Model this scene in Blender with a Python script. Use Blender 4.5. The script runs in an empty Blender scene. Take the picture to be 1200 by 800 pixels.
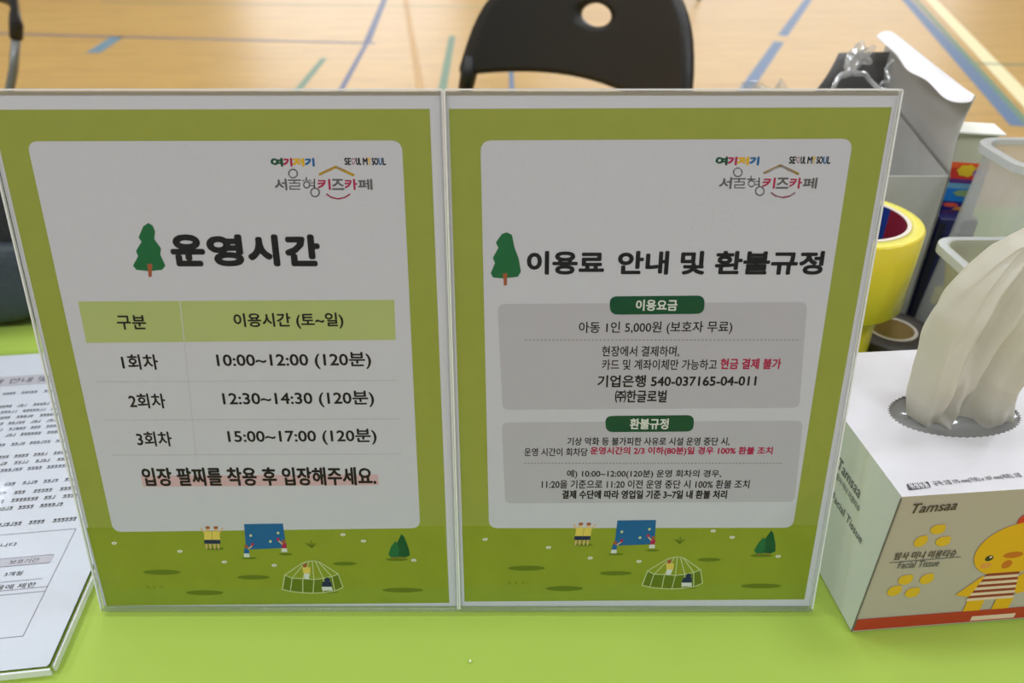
import bpy, bmesh, math, random
from mathutils import Vector, Matrix
random.seed(7)
SC = bpy.context.scene
COL = SC.collection
T = 0.742            # height of the cloth surface above the floor
F, PITCH, CZ = 885.0, math.radians(32.2), 0.383
cp, sp = math.cos(PITCH), math.sin(PITCH)

# ---------------------------------------------------------------- surveying: where a sight line of the photo meets a plane
def ray(x, y):
    X = (x - 600) / F; Y = (y - 400) / F
    return Vector((X, cp - Y * sp, -sp - Y * cp))
def on(x, y, z=0.0):                     # meets a horizontal plane z above the cloth
    r = ray(x, y); t = (z - CZ) / r.z
    return Vector((r.x * t, r.y * t, z + T))
def aty(x, y, yy):
    r = ray(x, y); t = yy / r.y
    return Vector((r.x * t, yy, T + CZ + r.z * t))
def hit(x, y, P, N):
    r = ray(x, y); o = Vector((0, 0, T + CZ))
    t = (P - o).dot(N) / r.dot(N)
    return o + r * t

# ---------------------------------------------------------------- materials
MC = {}
def lin(c):
    return tuple(((v / 255) / 12.92 if v <= 10 else (((v / 255) + .055) / 1.055) ** 2.4) for v in c) + (1,)
def mat(name, rgb, rough=.5, metal=0, spec=.5, noise=0, nscale=40, bump=0, bscale=60, trans=0, sub=0, emit=0, sheen=0, coat=0):
    if name in MC: return MC[name]
    m = bpy.data.materials.new(name); m.use_nodes = True
    nt = m.node_tree; b = nt.nodes['Principled BSDF']
    col = lin(rgb)
    b.inputs['Base Color'].default_value = col
    b.inputs['Roughness'].default_value = rough
    b.inputs['Metallic'].default_value = metal
    b.inputs['Specular IOR Level'].default_value = spec
    b.inputs['Transmission Weight'].default_value = trans
    b.inputs['Coat Weight'].default_value = coat
    b.inputs['Sheen Weight'].default_value = sheen
    if sub:
        b.inputs['Subsurface Weight'].default_value = sub
        b.inputs['Subsurface Scale'].default_value = .01
    tc = nt.nodes.new('ShaderNodeTexCoord')
    if noise:
        n = nt.nodes.new('ShaderNodeTexNoise'); n.inputs['Scale'].default_value = nscale; n.inputs['Detail'].default_value = 4
        nt.links.new(tc.outputs['Object'], n.inputs['Vector'])
        mx = nt.nodes.new('ShaderNodeMix'); mx.data_type = 'RGBA'
        mx.inputs['A'].default_value = tuple(v * (1 - noise) for v in col[:3]) + (1,)
        mx.inputs['B'].default_value = tuple(min(1, v * (1 + noise)) for v in col[:3]) + (1,)
        nt.links.new(n.outputs['Fac'], mx.inputs['Factor']); nt.links.new(mx.outputs['Result'], b.inputs['Base Color'])
    if bump:
        n2 = nt.nodes.new('ShaderNodeTexNoise'); n2.inputs['Scale'].default_value = bscale; n2.inputs['Detail'].default_value = 5
        nt.links.new(tc.outputs['Object'], n2.inputs['Vector'])
        bp = nt.nodes.new('ShaderNodeBump'); bp.inputs['Strength'].default_value = bump; bp.inputs['Distance'].default_value = .002
        nt.links.new(n2.outputs['Fac'], bp.inputs['Height']); nt.links.new(bp.outputs['Normal'], b.inputs['Normal'])
    if emit:
        b.inputs['Emission Color'].default_value = col; b.inputs['Emission Strength'].default_value = emit
    MC[name] = m; return m

def clear_mat(name, tint=(255, 255, 255), gloss=.06, rough=.02, milk=0, milk_rgb=(225, 228, 225), lw=.35):
    """thin clear sheet: see-through with a fresnel reflection; milk = share of cloudy white plastic"""
    m = bpy.data.materials.new(name); m.use_nodes = True
    nt = m.node_tree; nt.nodes.clear()
    out = nt.nodes.new('ShaderNodeOutputMaterial')
    tr = nt.nodes.new('ShaderNodeBsdfTransparent'); tr.inputs['Color'].default_value = lin(tint)
    gl = nt.nodes.new('ShaderNodeBsdfGlossy'); gl.inputs['Roughness'].default_value = rough
    base = tr.outputs[0]
    if milk:
        df = nt.nodes.new('ShaderNodeBsdfDiffuse'); df.inputs['Color'].default_value = lin(milk_rgb)
        tl = nt.nodes.new('ShaderNodeBsdfTranslucent'); tl.inputs['Color'].default_value = lin(milk_rgb)
        m1 = nt.nodes.new('ShaderNodeMixShader'); m1.inputs[0].default_value = .45
        nt.links.new(df.outputs[0], m1.inputs[1]); nt.links.new(tl.outputs[0], m1.inputs[2])
        m2 = nt.nodes.new('ShaderNodeMixShader'); m2.inputs[0].default_value = milk
        nt.links.new(tr.outputs[0], m2.inputs[1]); nt.links.new(m1.outputs[0], m2.inputs[2])
        base = m2.outputs[0]
    fr = nt.nodes.new('ShaderNodeLayerWeight'); fr.inputs['Blend'].default_value = .5
    pw = nt.nodes.new('ShaderNodeMath'); pw.operation = 'POWER'; pw.inputs[1].default_value = 5
    nt.links.new(fr.outputs['Facing'], pw.inputs[0])
    ma = nt.nodes.new('ShaderNodeMath'); ma.operation = 'MULTIPLY_ADD'; ma.inputs[1].default_value = lw; ma.inputs[2].default_value = gloss; ma.use_clamp = True
    nt.links.new(pw.outputs[0], ma.inputs[0])
    m3 = nt.nodes.new('ShaderNodeMixShader')
    nt.links.new(ma.outputs[0], m3.inputs[0]); nt.links.new(base, m3.inputs[1]); nt.links.new(gl.outputs[0], m3.inputs[2])
    nt.links.new(m3.outputs[0], out.inputs[0])
    MC[name] = m; return m

# ---------------------------------------------------------------- object helpers
def tag(o, label=None, cat=None, group=None, kind=None):
    if label: o['label'] = label
    if cat: o['category'] = cat
    if group: o['group'] = group
    if kind: o['kind'] = kind
    return o
def thing(name, label, cat, loc=(0, 0, 0), rot=(0, 0, 0), group=None):
    o = bpy.data.objects.new(name, None); COL.objects.link(o)
    o.location = loc; o.rotation_euler = rot; o.empty_display_size = .02
    return tag(o, label, cat, group)
def obj(name, verts, faces, mats, parent=None, smooth=False, mi=None):
    me = bpy.data.meshes.new(name)
    me.from_pydata([tuple(v) for v in verts], [], faces)
    if not isinstance(mats, (list, tuple)): mats = [mats]
    for m in mats: me.materials.append(m)
    if mi:
        for p, i in zip(me.polygons, mi): p.material_index = i
    if smooth:
        for p in me.polygons: p.use_smooth = True
    me.update()
    o = bpy.data.objects.new(name, me); COL.objects.link(o)
    if parent: o.parent = parent
    return o
def dup(o, parent=None):
    c = o.copy(); COL.objects.link(c); c.parent = parent
    for ch in list(o.children): dup(ch, c)
    return c
class G:                                 # geometry collector
    def __init__(s): s.v = []; s.f = []; s.m = []
    def add(s, vs, fs, mi=0):
        n = len(s.v); s.v += [Vector(v) for v in vs]
        s.f += [tuple(i + n for i in f) for f in fs]; s.m += [mi] * len(fs); return s
    def box(s, a, b, mi=0):
        x0, y0, z0 = a; x1, y1, z1 = b
        return s.add([(x0, y0, z0), (x1, y0, z0), (x1, y1, z0), (x0, y1, z0), (x0, y0, z1), (x1, y0, z1), (x1, y1, z1), (x0, y1, z1)],
                     [(0, 3, 2, 1), (4, 5, 6, 7), (0, 1, 5, 4), (1, 2, 6, 5), (2, 3, 7, 6), (3, 0, 4, 7)], mi)
    def tube(s, pts, r, n=14, mi=0, cap=True):
        pts = [Vector(p) for p in pts]; rs = r if isinstance(r, (list, tuple)) else [r] * len(pts)
        base = len(s.v); up = None
        for i, p in enumerate(pts):
            d = (pts[min(i + 1, len(pts) - 1)] - pts[max(i - 1, 0)]).normalized()
            if up is None: up = Vector((0, 0, 1)) if abs(d.z) < .9 else Vector((1, 0, 0))
            a = d.cross(up).normalized(); up = a.cross(d).normalized()
            for k in range(n):
                t = 2 * math.pi * k / n
                s.v.append(p + (a * math.cos(t) + up * math.sin(t)) * rs[i])
        for i in range(len(pts) - 1):
            for k in range(n):
                s.f.append((base + i * n + k, base + i * n + (k + 1) % n, base + (i + 1) * n + (k + 1) % n, base + (i + 1) * n + k)); s.m.append(mi)
        if cap:
            s.f.append(tuple(base + k for k in range(n))[::-1]); s.m.append(mi)
            s.f.append(tuple(base + (len(pts) - 1) * n + k for k in range(n))); s.m.append(mi)
        return s
    def lathe(s, prof, c=(0, 0, 0), n=64, mi=None, closed=True):
        base = len(s.v); k = len(prof)
        for i in range(n):
            t = 2 * math.pi * i / n
            for r, z in prof: s.v.append(Vector((c[0] + r * math.cos(t), c[1] + r * math.sin(t), c[2] + z)))
        for i in range(n):
            for j in range(k if closed else k - 1):
                a = base + i * k + j; b = base + i * k + (j + 1) % k
                c2 = base + ((i + 1) % n) * k + (j + 1) % k; d = base + ((i + 1) % n) * k + j
                s.f.append((a, d, c2, b)); s.m.append(mi[j] if mi else 0)
        return s
    def sheet(s, prof, x0, x1, mi=0):    # closed (y,z) profile extruded along x
        n = len(prof); base = len(s.v)
        s.v += [Vector((x0, y, z)) for y, z in prof] + [Vector((x1, y, z)) for y, z in prof]
        for i in range(n):
            j = (i + 1) % n; s.f.append((base + i, base + j, base + n + j, base + n + i)); s.m.append(mi)
        s.f.append(tuple(base + i for i in range(n))[::-1]); s.m.append(mi)
        s.f.append(tuple(base + n + i for i in range(n))); s.m.append(mi)
        return s
    def grid(s, fn, nu, nv, mi=0, wrap=False):
        base = len(s.v)
        for j in range(nv + 1):
            for i in range(nu if wrap else nu + 1):
                s.v.append(Vector(fn(i / nu, j / nv)))
        w = nu if wrap else nu + 1
        for j in range(nv):
            for i in range(nu):
                a = base + j * w + i; b = base + j * w + (i + 1) % w
                s.f.append((a, b, b + w, a + w)); s.m.append(mi)
        return s
    def out(s, name, mats, parent=None, smooth=False, bevel=0, solid=0, subd=0, seg=2, autos=False):
        o = obj(name, s.v, s.f, mats, parent, smooth, s.m)
        bm = bmesh.new(); bm.from_mesh(o.data); bmesh.ops.recalc_face_normals(bm, faces=bm.faces); bm.to_mesh(o.data); bm.free()
        if solid:
            md = o.modifiers.new('s', 'SOLIDIFY'); md.thickness = solid; md.offset = 0
        if bevel:
            md = o.modifiers.new('b', 'BEVEL'); md.width = bevel; md.segments = seg; md.limit_method = 'ANGLE'
        if subd:
            md = o.modifiers.new('u', 'SUBSURF'); md.levels = subd; md.render_levels = subd
        if autos:
            for p in o.data.polygons: p.use_smooth = True
            md = o.modifiers.new('w', 'WEIGHTED_NORMAL')
        return o

# ---------------------------------------------------------------- text outlines
TC = {}; PENDING = []
def load_glyphs(bodies):                 # one text object holds all strings, one per line, and is read back line by line
    c = bpy.data.curves.new('t', 'FONT'); c.resolution_u = 3; c.space_line = 4; c.body = '\n'.join(bodies)
    o = bpy.data.objects.new('t', c); COL.objects.link(o); bpy.context.view_layer.update()
    me = bpy.data.meshes.new_from_object(o.evaluated_get(bpy.context.evaluated_depsgraph_get()))
    rows = {}
    for p in me.polygons:
        y = sum(me.vertices[v].co.y for v in p.vertices) / len(p.vertices)
        rows.setdefault(int(round((.35 - y) / 4)), []).append(tuple(p.vertices))
    for k, fs in rows.items():
        ids = sorted({v for f in fs for v in f}); ix = {v: n for n, v in enumerate(ids)}
        vs = [me.vertices[v].co for v in ids]
        x0, x1 = min(v.x for v in vs), max(v.x for v in vs); y0, y1 = min(v.y for v in vs), max(v.y for v in vs)
        TC[bodies[k]] = ([((v.x - x0) / (x1 - x0), (v.y - y0) / (y1 - y0)) for v in vs], [tuple(ix[v] for v in f) for f in fs])
    bpy.data.objects.remove(o); bpy.data.curves.remove(c); bpy.data.meshes.remove(me)
def glyphs(body):
    if body not in TC: load_glyphs([body])
    return TC[body]
load_glyphs(['입장 팔찌를 착용 후 입장해주세요.', '이용요금', '아동 1인 5,000원 (보호자 무료)', '현장에서 결제하며,', '카드 및 계좌이체만 가능하고', '현금 결제 불가', '기업은행 540-037165-04-011', '㈜한글로벌', '환불규정', '기상 악화 등 불가피한 사유로 시설 운영 중단 시,', '운영 시간이 회차당', '운영시간의 2/3 이하(80분)일 경우 100% 환불 조치', '예) 10:00~12:00(120분) 운영 회차의 경우,', '11:20을 기준으로 11:20 이전 운영 중단 시 100% 환불 조치', '결제 수단에 따라 영업일 기준 3~7일 내 환불 처리', 'Tamsaa', '위생용품', '규격: 2겹 175 mm(가로) x 107 mm(세로), 2겹', '필독 안내', '이용 안내 및 유의사항', '됩니다', '이용해 주시기', '보호기간', '항목 내역', '3개월', '기간', '경우, 서비스 이용에 제한', '원', '여', '기', '저', '운', '영', '시', '간', '서', '키', '즈', '카', '페', 'SE', 'UL', 'M', 'Y', 'SO', 'U', 'L', '이용료', '안내', '및', '탐사 미니 미용티슈', 'Facial Tissue', '구분', '이용시간 (토~일)', '1회차', '10:00~12:00 (120분)', '2회차', '12:30~14:30 (120분)', '3회차', '15:00~17:00 (120분)'])

class Ink:
    """flat print lying on a plane; local axes u right, v up, printed side towards w"""
    def __init__(s, P, U, V, inv):       # P a point of the plane, U, V unit axes; inv world -> local of the parent
        s.P, s.U, s.V, s.N = P, U, V, U.cross(V); s.inv = inv; s.g = {}
    def uv(s, x, y): 
        h = hit(x, y, s.P, s.N) - s.P; return (h.dot(s.U), h.dot(s.V))
    def w(s, u, v, lay): return s.inv @ (s.P + s.U * u + s.V * v + s.N * (.00006 * lay))
    def put(s, key, pts, fs, mi, lay):
        g = s.g.setdefault(key, G()); g.add([s.w(u, v, lay) for u, v in pts], fs, mi)
    def poly(s, key, px, mi, lay=2):
        p = [s.uv(*q) for q in px]; s.put(key, p, [tuple(range(len(p)))], mi, lay)
    def ell(s, key, cx, cy, rx, ry, mi, lay=2, n=20, rot=0):
        c, q = math.cos(rot), math.sin(rot)
        s.poly(key, [(cx + rx * math.cos(t) * c - ry * math.sin(t) * q, cy + rx * math.cos(t) * q + ry * math.sin(t) * c) for t in [2 * math.pi * k / n for k in range(n)]], mi, lay)
    def line(s, key, px, wd, mi, lay=2, caps=True):
        for a, b in zip(px, px[1:]):
            d = Vector((b[0] - a[0], b[1] - a[1])); L = d.length or 1; n = Vector((-d.y, d.x)) / L * wd / 2
            s.poly(key, [(a[0] + n.x, a[1] + n.y), (b[0] + n.x, b[1] + n.y), (b[0] - n.x, b[1] - n.y), (a[0] - n.x, a[1] - n.y)], mi, lay)
        if caps:
            for a in px: s.ell(key, a[0], a[1], wd / 2, wd / 2, mi, lay, 10)
    def ring(s, key, cx, cy, r, wd, mi, lay=2, n=24, ry=None):
        ry = ry or r
        for k in range(n):
            a, b = 2 * math.pi * k / n, 2 * math.pi * (k + 1) / n
            f = lambda t, q: (cx + (r + q) * math.cos(t), cy + (ry + q) * math.sin(t))
            s.poly(key, [f(a, wd / 2), f(b, wd / 2), f(b, -wd / 2), f(a, -wd / 2)], mi, lay)
    def rrect(s, key, tl, tr, br, bl, r, mi, lay=1, n=8):
        c = [Vector(s.uv(*q)) for q in (tl, tr, br, bl)]; pts = []
        for i in range(4):
            p, a, b = c[i], c[i - 1], c[(i + 1) % 4]
            pa = p + (a - p).normalized() * r; pb = p + (b - p).normalized() * r
            for k in range(n + 1):
                t = k / n; pts.append(tuple(pa * (1 - t) ** 2 + p * 2 * t * (1 - t) + pb * t * t))
        s.put(key, pts, [tuple(range(len(pts)))], mi, lay)
    def text(s, key, body, xl, xr, yc, h, mi, lay=3, dy=0, bold=0, skew=0):
        A = Vector(s.uv(xl, yc)); B = Vector(s.uv(xr, yc + dy)); d = (B - A)
        mx = (xl + xr) / 2; my = yc + dy / 2
        hh = (Vector(s.uv(mx, my - h / 2)) - Vector(s.uv(mx, my + h / 2))).length
        n = Vector((-d.y, d.x)).normalized(); vs, fs = glyphs(body)
        pts = []
        for (x, y) in vs: pts.append(tuple(A + d * (x + skew * (y - .5)) + n * (y - .5) * hh))
        offs = [(0, 0)]
        if bold:
            k = 8 if bold > .0005 else 4
            offs = [(bold * math.cos(2 * math.pi * i / k + .4), bold * math.sin(2 * math.pi * i / k + .4)) for i in range(k)]
        for i, (ox, oy) in enumerate(offs):
            s.put(key, [(p[0] + ox, p[1] + oy) for p in pts], fs, mi, lay + i * .02)
    def build(s, mats, parent, order=None):
        r = {}
        for k, g in s.g.items(): r[k] = obj(k, g.v, g.f, mats, parent, False, g.m)
        return r

# =================================================================  THE HALL
def wood_floor():
    m = bpy.data.materials.new('gym_floor_wood'); m.use_nodes = True; nt = m.node_tree; b = nt.nodes['Principled BSDF']
    tc = nt.nodes.new('ShaderNodeTexCoord')
    br = nt.nodes.new('ShaderNodeTexBrick'); br.inputs['Scale'].default_value = 1
    br.inputs['Brick Width'].default_value = 1.5; br.inputs['Row Height'].default_value = .09
    br.inputs['Mortar Size'].default_value = .0015; br.offset = .37
    br.inputs['Color1'].default_value = lin((192, 157, 80)); br.inputs['Color2'].default_value = lin((184, 147, 72)); br.inputs['Mortar'].default_value = lin((165, 118, 60))
    nt.links.new(tc.outputs['Object'], br.inputs['Vector'])
    mp = nt.nodes.new('ShaderNodeMapping'); mp.inputs['Scale'].default_value = (1.2, 14, 1)
    n = nt.nodes.new('ShaderNodeTexNoise'); n.inputs['Scale'].default_value = 2.2; n.inputs['Detail'].default_value = 6
    nt.links.new(tc.outputs['Object'], mp.inputs[0]); nt.links.new(mp.outputs[0], n.inputs['Vector'])
    mx = nt.nodes.new('ShaderNodeMix'); mx.data_type = 'RGBA'; mx.blend_type = 'MULTIPLY'; mx.inputs['Factor'].default_value = .55
    cr = nt.nodes.new('ShaderNodeValToRGB'); cr.color_ramp.elements[0].color = (.62, .55, .45, 1); cr.color_ramp.elements[1].color = (1.1, 1.08, 1.05, 1)
    cr.color_ramp.elements[0].position = .3; cr.color_ramp.elements[1].position = .65
    nt.links.new(n.outputs['Fac'], cr.inputs[0]); nt.links.new(br.outputs['Color'], mx.inputs['A']); nt.links.new(cr.outputs['Color'], mx.inputs['B'])
    nt.links.new(mx.outputs['Result'], b.inputs['Base Color'])
    b.inputs['Roughness'].default_value = .4; b.inputs['Specular IOR Level'].default_value = .5
    return m
def struct(name, a, b, m):
    o = G().box(a, b).out(name, m); return tag(o, kind='structure')
HX, HY0, HY1, HZ = 12, -8, 18, 7.5
fl = struct('floor', (-HX, HY0, -.1), (HX, HY1, 0), wood_floor())
wallm = mat('painted_wall', (226, 220, 208), .8, bump=.1, bscale=20)
struct('wall_far', (-HX, HY1, 0), (HX, HY1 + .2, HZ), wallm)
struct('wall_near', (-HX, HY0 - .2, 0), (HX, HY0, HZ), mat('near_wall_paint', (170, 172, 178), .8, bump=.1, bscale=20))
struct('wall_left', (-HX - .2, HY0, 0), (-HX, HY1, HZ), wallm)
struct('wall_right', (HX, HY0, 0), (HX + .2, HY1, HZ), wallm)
struct('ceiling', (-HX, HY0, HZ), (HX, HY1, HZ + .1), mat('ceiling_paint', (235, 235, 232), .9, bump=.1, bscale=10))
daylight = mat('daylit_window_glass', (250, 250, 255), .3, emit=3.6)
wframe = mat('window_frame_white', (230, 230, 228), .4, bump=.02)
k = 0
for (x0, x1, z0, z1) in [(-5.9, -1.2, .9, 5.6), (.6, 10.0, 2.6, 5.8), (3.4, 9.8, .5, 1.5)]:
    k += 1
    w = G().box((x0, HY1 - .03, z0), (x1, HY1 - .01, z1)).out('window_%d' % k, daylight); tag(w, kind='structure')
    g = G(); nx = max(2, round((x1 - x0) / 1.3))
    for i in range(nx + 1):
        x = x0 + (x1 - x0) * i / nx; g.box((x - .04, HY1 - .08, z0 - .04), (x + .04, HY1 - .031, z1 + .04))
    for z in (z0, (z0 + z1) / 2, z1): g.box((x0, HY1 - .075, z - .04), (x1, HY1 - .032, z + .04))
    g.out('window_frame', wframe, w)

# painted court lines and a faint tan stripe on the boards
blue = mat('court_blue', (74, 108, 146), .5, noise=.1); navy = mat('court_navy', (66, 84, 122), .5, noise=.1)
green_l = mat('court_green', (92, 128, 104), .5, noise=.15); cream = mat('court_cream', (232, 226, 180), .5, noise=.05)
tan_l = mat('tan_stripe', (186, 146, 78), .5, noise=.05); teal = mat('court_teal', (90, 130, 150), .5, noise=.15)
def court(px, m, z=.0008):
    p = [on(x, y, -T) for x, y in px]; 
    for q in p: q.z = z
    o = obj('court_line', p, [tuple(range(len(p)))], m, fl); o['kind'] = 'structure'; return o
def cline(a, b, wa, wb, m, z=.0008):
    A = on(a[0], a[1], -T); B = on(b[0], b[1], -T); d = (B - A); d.z = 0; n = Vector((-d.y, d.x, 0)).normalized()
    p = [A + n * wa / 2, A - n * wa / 2, B - n * wb / 2, B + n * wb / 2]
    for q in p: q.z = z
    o = obj('court_line', p, [(0, 1, 2, 3)], m, fl); o['kind'] = 'structure'; return o
cline((-60, 38), (440, 51), .05, .05, navy)
cline((456, -14), (430, 50), .055, .055, navy, .001)
cline((430, 50), (396, 112), .035, .035, navy, .001)
cline((530, 42), (517, 112), .05, .05, green_l)
cline((380, 68), (344, 112), .045, .045, green_l)
cline((120, 3), (640, 9), .04, .04, green_l)
cline((470, -30), (494, 112), .05, .05, tan_l)  # faint tan stripe across the boards
cline((598, 60), (600, 112), .03, .03, blue)
cline((138, 43), (109, 62), .1, .1, teal)
cline((954, -10), (917, 42), .075, .075, blue); cline((913, 49), (862, 122), .075, .075, blue)
cline((1052, -12), (1195, 148), .09, .09, blue); cline((1068, -6), (1207, 148), .04, .04, green_l, .001); cline((1086, -6), (1232, 148), .1, .1, cream)
cline((1140, 74), (1260, 79), .04, .04, green_l, .0012)

# =================================================================  CHAIRS
blackp = mat('black_plastic', (22, 23, 24), .42, bump=.15, bscale=300)
tubem = mat('grey_tube', (120, 124, 122), .35, metal=.6); tubed = mat('dark_tube', (62, 68, 66), .4, metal=.4)
def chair(label, loc, rz, tm):
    t = thing('folding_chair', label, 'chair', loc, (0, 0, rz), 'black folding chairs standing on the hall floor')
    # backrest: rounded panel with an oval hand hole, bowed backwards; the chair faces -y
    W0, W1, zb, zt = .31, .23, .76, .965
    pts = []
    def corner(p, a, b, r, n=10):
        p, a, b = Vector(p), Vector(a), Vector(b)
        pa = p + (a - p).normalized() * r; pb = p + (b - p).normalized() * r
        return [pa * (1 - k / n) ** 2 + p * 2 * (k / n) * (1 - k / n) + pb * (k / n) ** 2 for k in range(n + 1)]
    P = [(-W0, zb), (W0, zb), (W1 + .03, zt), (-W1 - .03, zt)]
    for i, r in enumerate((.025, .025, .14, .14)): pts += corner(P[i], P[i - 1], P[(i + 1) % 4], r)
    hc = Vector((0, .878)); ha, hb = .045, .021
    def outline(th):
        d = Vector((math.cos(th), math.sin(th))); best = None
        for a, b in zip(pts, pts[1:] + pts[:1]):
            e = b - a; den = d.x * e.y - d.y * e.x
            if abs(den) < 1e-9: continue
            q = a - hc; tt = (q.x * e.y - q.y * e.x) / den; uu = (q.x * d.y - q.y * d.x) / den
            if tt > 0 and -1e-6 <= uu <= 1 + 1e-6 and (best is None or tt > best): best = tt
        return hc + d * best
    def bend(x, z): return (x, .235 - .9 * x * x + (z - .76) * .17, z + .0 - .35 * x * x)
    angs = [2 * math.pi * k / 144 for k in range(144)]
    for p in pts:
        angs.append(math.atan2(p.y - hc.y, p.x - hc.x) % (2 * math.pi))
    angs = sorted(set(round(a, 4) for a in angs)); NA = len(angs)
    g = G()
    def fn(u, v):
        th = angs[int(round(u * NA)) % NA]; o_ = outline(th); i_ = hc + Vector((ha * math.cos(th), hb * math.sin(th)))
        q = i_.lerp(o_, v ** 1.0); return bend(q.x, q.y)
    g.grid(fn, NA, 9, wrap=True)
    bo = g.out('backrest', blackp, t, smooth=True, solid=.016); bo.modifiers.new('w', 'WEIGHTED_NORMAL').keep_sharp = False
    # seat
    g = G(); sp_ = []
    for i, (p, r) in enumerate(zip([(-.2, -.19), (.2, -.19), (.19, .17), (-.19, .17)], (.07, .07, .04, .04))):
        Q = [(-.2, -.19), (.2, -.19), (.19, .17), (-.19, .17)]
        sp_ += corner(p, Q[i - 1], Q[(i + 1) % 4], r)
    c = Vector((0, -.01)); n = len(sp_)
    def fs(u, v):
        q = c.lerp(sp_[int(round(u * n)) % n], v); d = (q - c).length
        return (q.x, q.y, .452 + .12 * d * d)
    g.grid(fs, n, 6, wrap=True); so = g.out('seat', blackp, t, smooth=True, solid=.022)
    for sx in (-1, 1):
        X = .286 * sx
        yb = .235 - .9 * X * X; zo = -.35 * X * X
        G().tube([(X, yb, .76 + zo), (X, yb - .045, .62), (X * .96, yb - .13, .45), (X * .93, -.04, .25), (X * .92, -.23, .012)], .0125).out('leg', tm, t, smooth=True)
        G().tube([(X * .86, -.16, .43), (X * .86, -.02, .30), (X * .86, .26, .012)], .011).out('leg', tm, t, smooth=True)
        G().tube([(X, yb + .005, .80 + zo), (X, yb + .0, .765 + zo), (X, yb - .012, .728 + zo)], [.012, .019, .017]).out('sleeve', blackp, t, smooth=True)
        G().tube([(X * .9, -.17, .455), (X * .9, -.175, .43), (X * .87, -.15, .40)], .016).out('hinge_cap', blackp, t, smooth=True)
        G().tube([(X * .94, -.212, .03), (X * .94, -.235, .0)], .017).out('foot_cap', blackp, t, smooth=True)
        G().tube([(X * .86, .243, .03), (X * .86, .268, .0)], .017).out('foot_cap', blackp, t, smooth=True)
    G().tube([(-.2, .2, .085), (.2, .2, .085)], .009).out('crossbar', tm, t, smooth=True)
    G().tube([(-.218, -.16, .1), (.218, -.16, .1)], .009).out('crossbar', tm, t, smooth=True)
    return t
L_, R_ = on(545, 80, .74 - T), on(812, 150, .74 - T)
yaw = math.atan2(R_.y - L_.y, R_.x - L_.x)
mid = (L_ + R_) / 2; back = Vector((-math.sin(yaw), math.cos(yaw)))
chair('black folding chair with an oval handle hole, standing right behind the two upright signs', (mid.x - back.x * .17, mid.y - back.y * .17, 0), yaw, tubed)
c2 = chair('black folding chair cut off by the left picture edge, its grey tubes showing', (-1.75, 2.40, 0), math.radians(-42), tubem)
c3 = chair('distant black folding chair of which only the feet reach the top picture edge', (1.5, 8.05, 0), math.radians(150), tubem)

# =================================================================  TABLE AND CLOTH
def cloth_material():
    m = bpy.data.materials.new('lime_cloth'); m.use_nodes = True; nt = m.node_tree; b = nt.nodes['Principled BSDF']
    tc = nt.nodes.new('ShaderNodeTexCoord')
    n = nt.nodes.new('ShaderNodeTexNoise'); n.inputs['Scale'].default_value = 5; n.inputs['Detail'].default_value = 3
    nt.links.new(tc.outputs['Object'], n.inputs['Vector'])
    mx = nt.nodes.new('ShaderNodeMix'); mx.data_type = 'RGBA'
    mx.inputs['A'].default_value = lin((152, 180, 68)); mx.inputs['B'].default_value = lin((160, 187, 75))
    nt.links.new(n.outputs['Fac'], mx.inputs['Factor']); nt.links.new(mx.outputs['Result'], b.inputs['Base Color'])
    b.inputs['Roughness'].default_value = .55; b.inputs['Specular IOR Level'].default_value = .35; b.inputs['Sheen Weight'].default_value = .1
    n2 = nt.nodes.new('ShaderNodeTexNoise'); n2.inputs['Scale'].default_value = 900; n2.inputs['Detail'].default_value = 2
    nt.links.new(tc.outputs['Object'], n2.inputs['Vector'])
    bp = nt.nodes.new('ShaderNodeBump'); bp.inputs['Strength'].default_value = .15; bp.inputs['Distance'].default_value = .0005
    nt.links.new(n2.outputs['Fac'], bp.inputs['Height']); nt.links.new(bp.outputs['Normal'], b.inputs['Normal'])
    return m
TX, TY0, TY1 = .9, .12, .94
tb = thing('folding_table', 'long folding table under the lime green cloth', 'table', (0, .53, 0))
def tl(p): return (p[0], p[1] - .53, p[2])
G().box(tl((-TX, TY0, T - .032)), tl((TX, TY1, T - .003))).out('tabletop', mat('table_laminate', (210, 205, 195), .4, noise=.03), tb, bevel=.004)
for sx in (-1, 1):
    for yy in (TY0 + .08, TY1 - .08):
        G().tube([tl((sx * (TX - .12), yy, T - .032)), tl((sx * (TX - .12), yy, .0))], .014).out('leg', tubem, tb, smooth=True)
    G().tube([tl((sx * (TX - .12), TY0 + .08, .15)), tl((sx * (TX - .12), TY1 - .08, .15))], .01).out('crossbar', tubem, tb, smooth=True)
def cz(x, y):                            # very shallow ironed-in creases of the cloth
    h = 0
    for (a, b, c, w, q) in [(1, .35, .12, .012, .0004), (.3, 1, -.19, .016, .0003), (-.8, 1, -.05, .014, .0004), (1, .9, -.62, .012, .0004), (.9, -1, -.12, .01, .0004)]:
        d = (a * x + b * (y - .25) + c) / math.hypot(a, b); h += q * math.exp(-(d / w) ** 2)
    return -.0014 + h
g = G(); ov = .006
nx, ny = 150, 70
g.grid(lambda u, v: (-TX - ov + u * (2 * TX + 2 * ov), TY0 - ov + v * (TY1 - TY0 + 2 * ov), T + cz(-TX + u * 2 * TX, TY0 + v * (TY1 - TY0))), nx, ny)
per = []
def side(a, b, n):
    for i in range(n): per.append((a[0] + (b[0] - a[0]) * i / n, a[1] + (b[1] - a[1]) * i / n))
X0, X1, Y0, Y1 = -TX - ov, TX + ov, TY0 - ov, TY1 + ov
side((X0, Y0), (X1, Y0), nx); side((X1, Y0), (X1, Y1), ny); side((X1, Y1), (X0, Y1), nx); side((X0, Y1), (X0, Y0), ny)
np_ = len(per)
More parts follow.
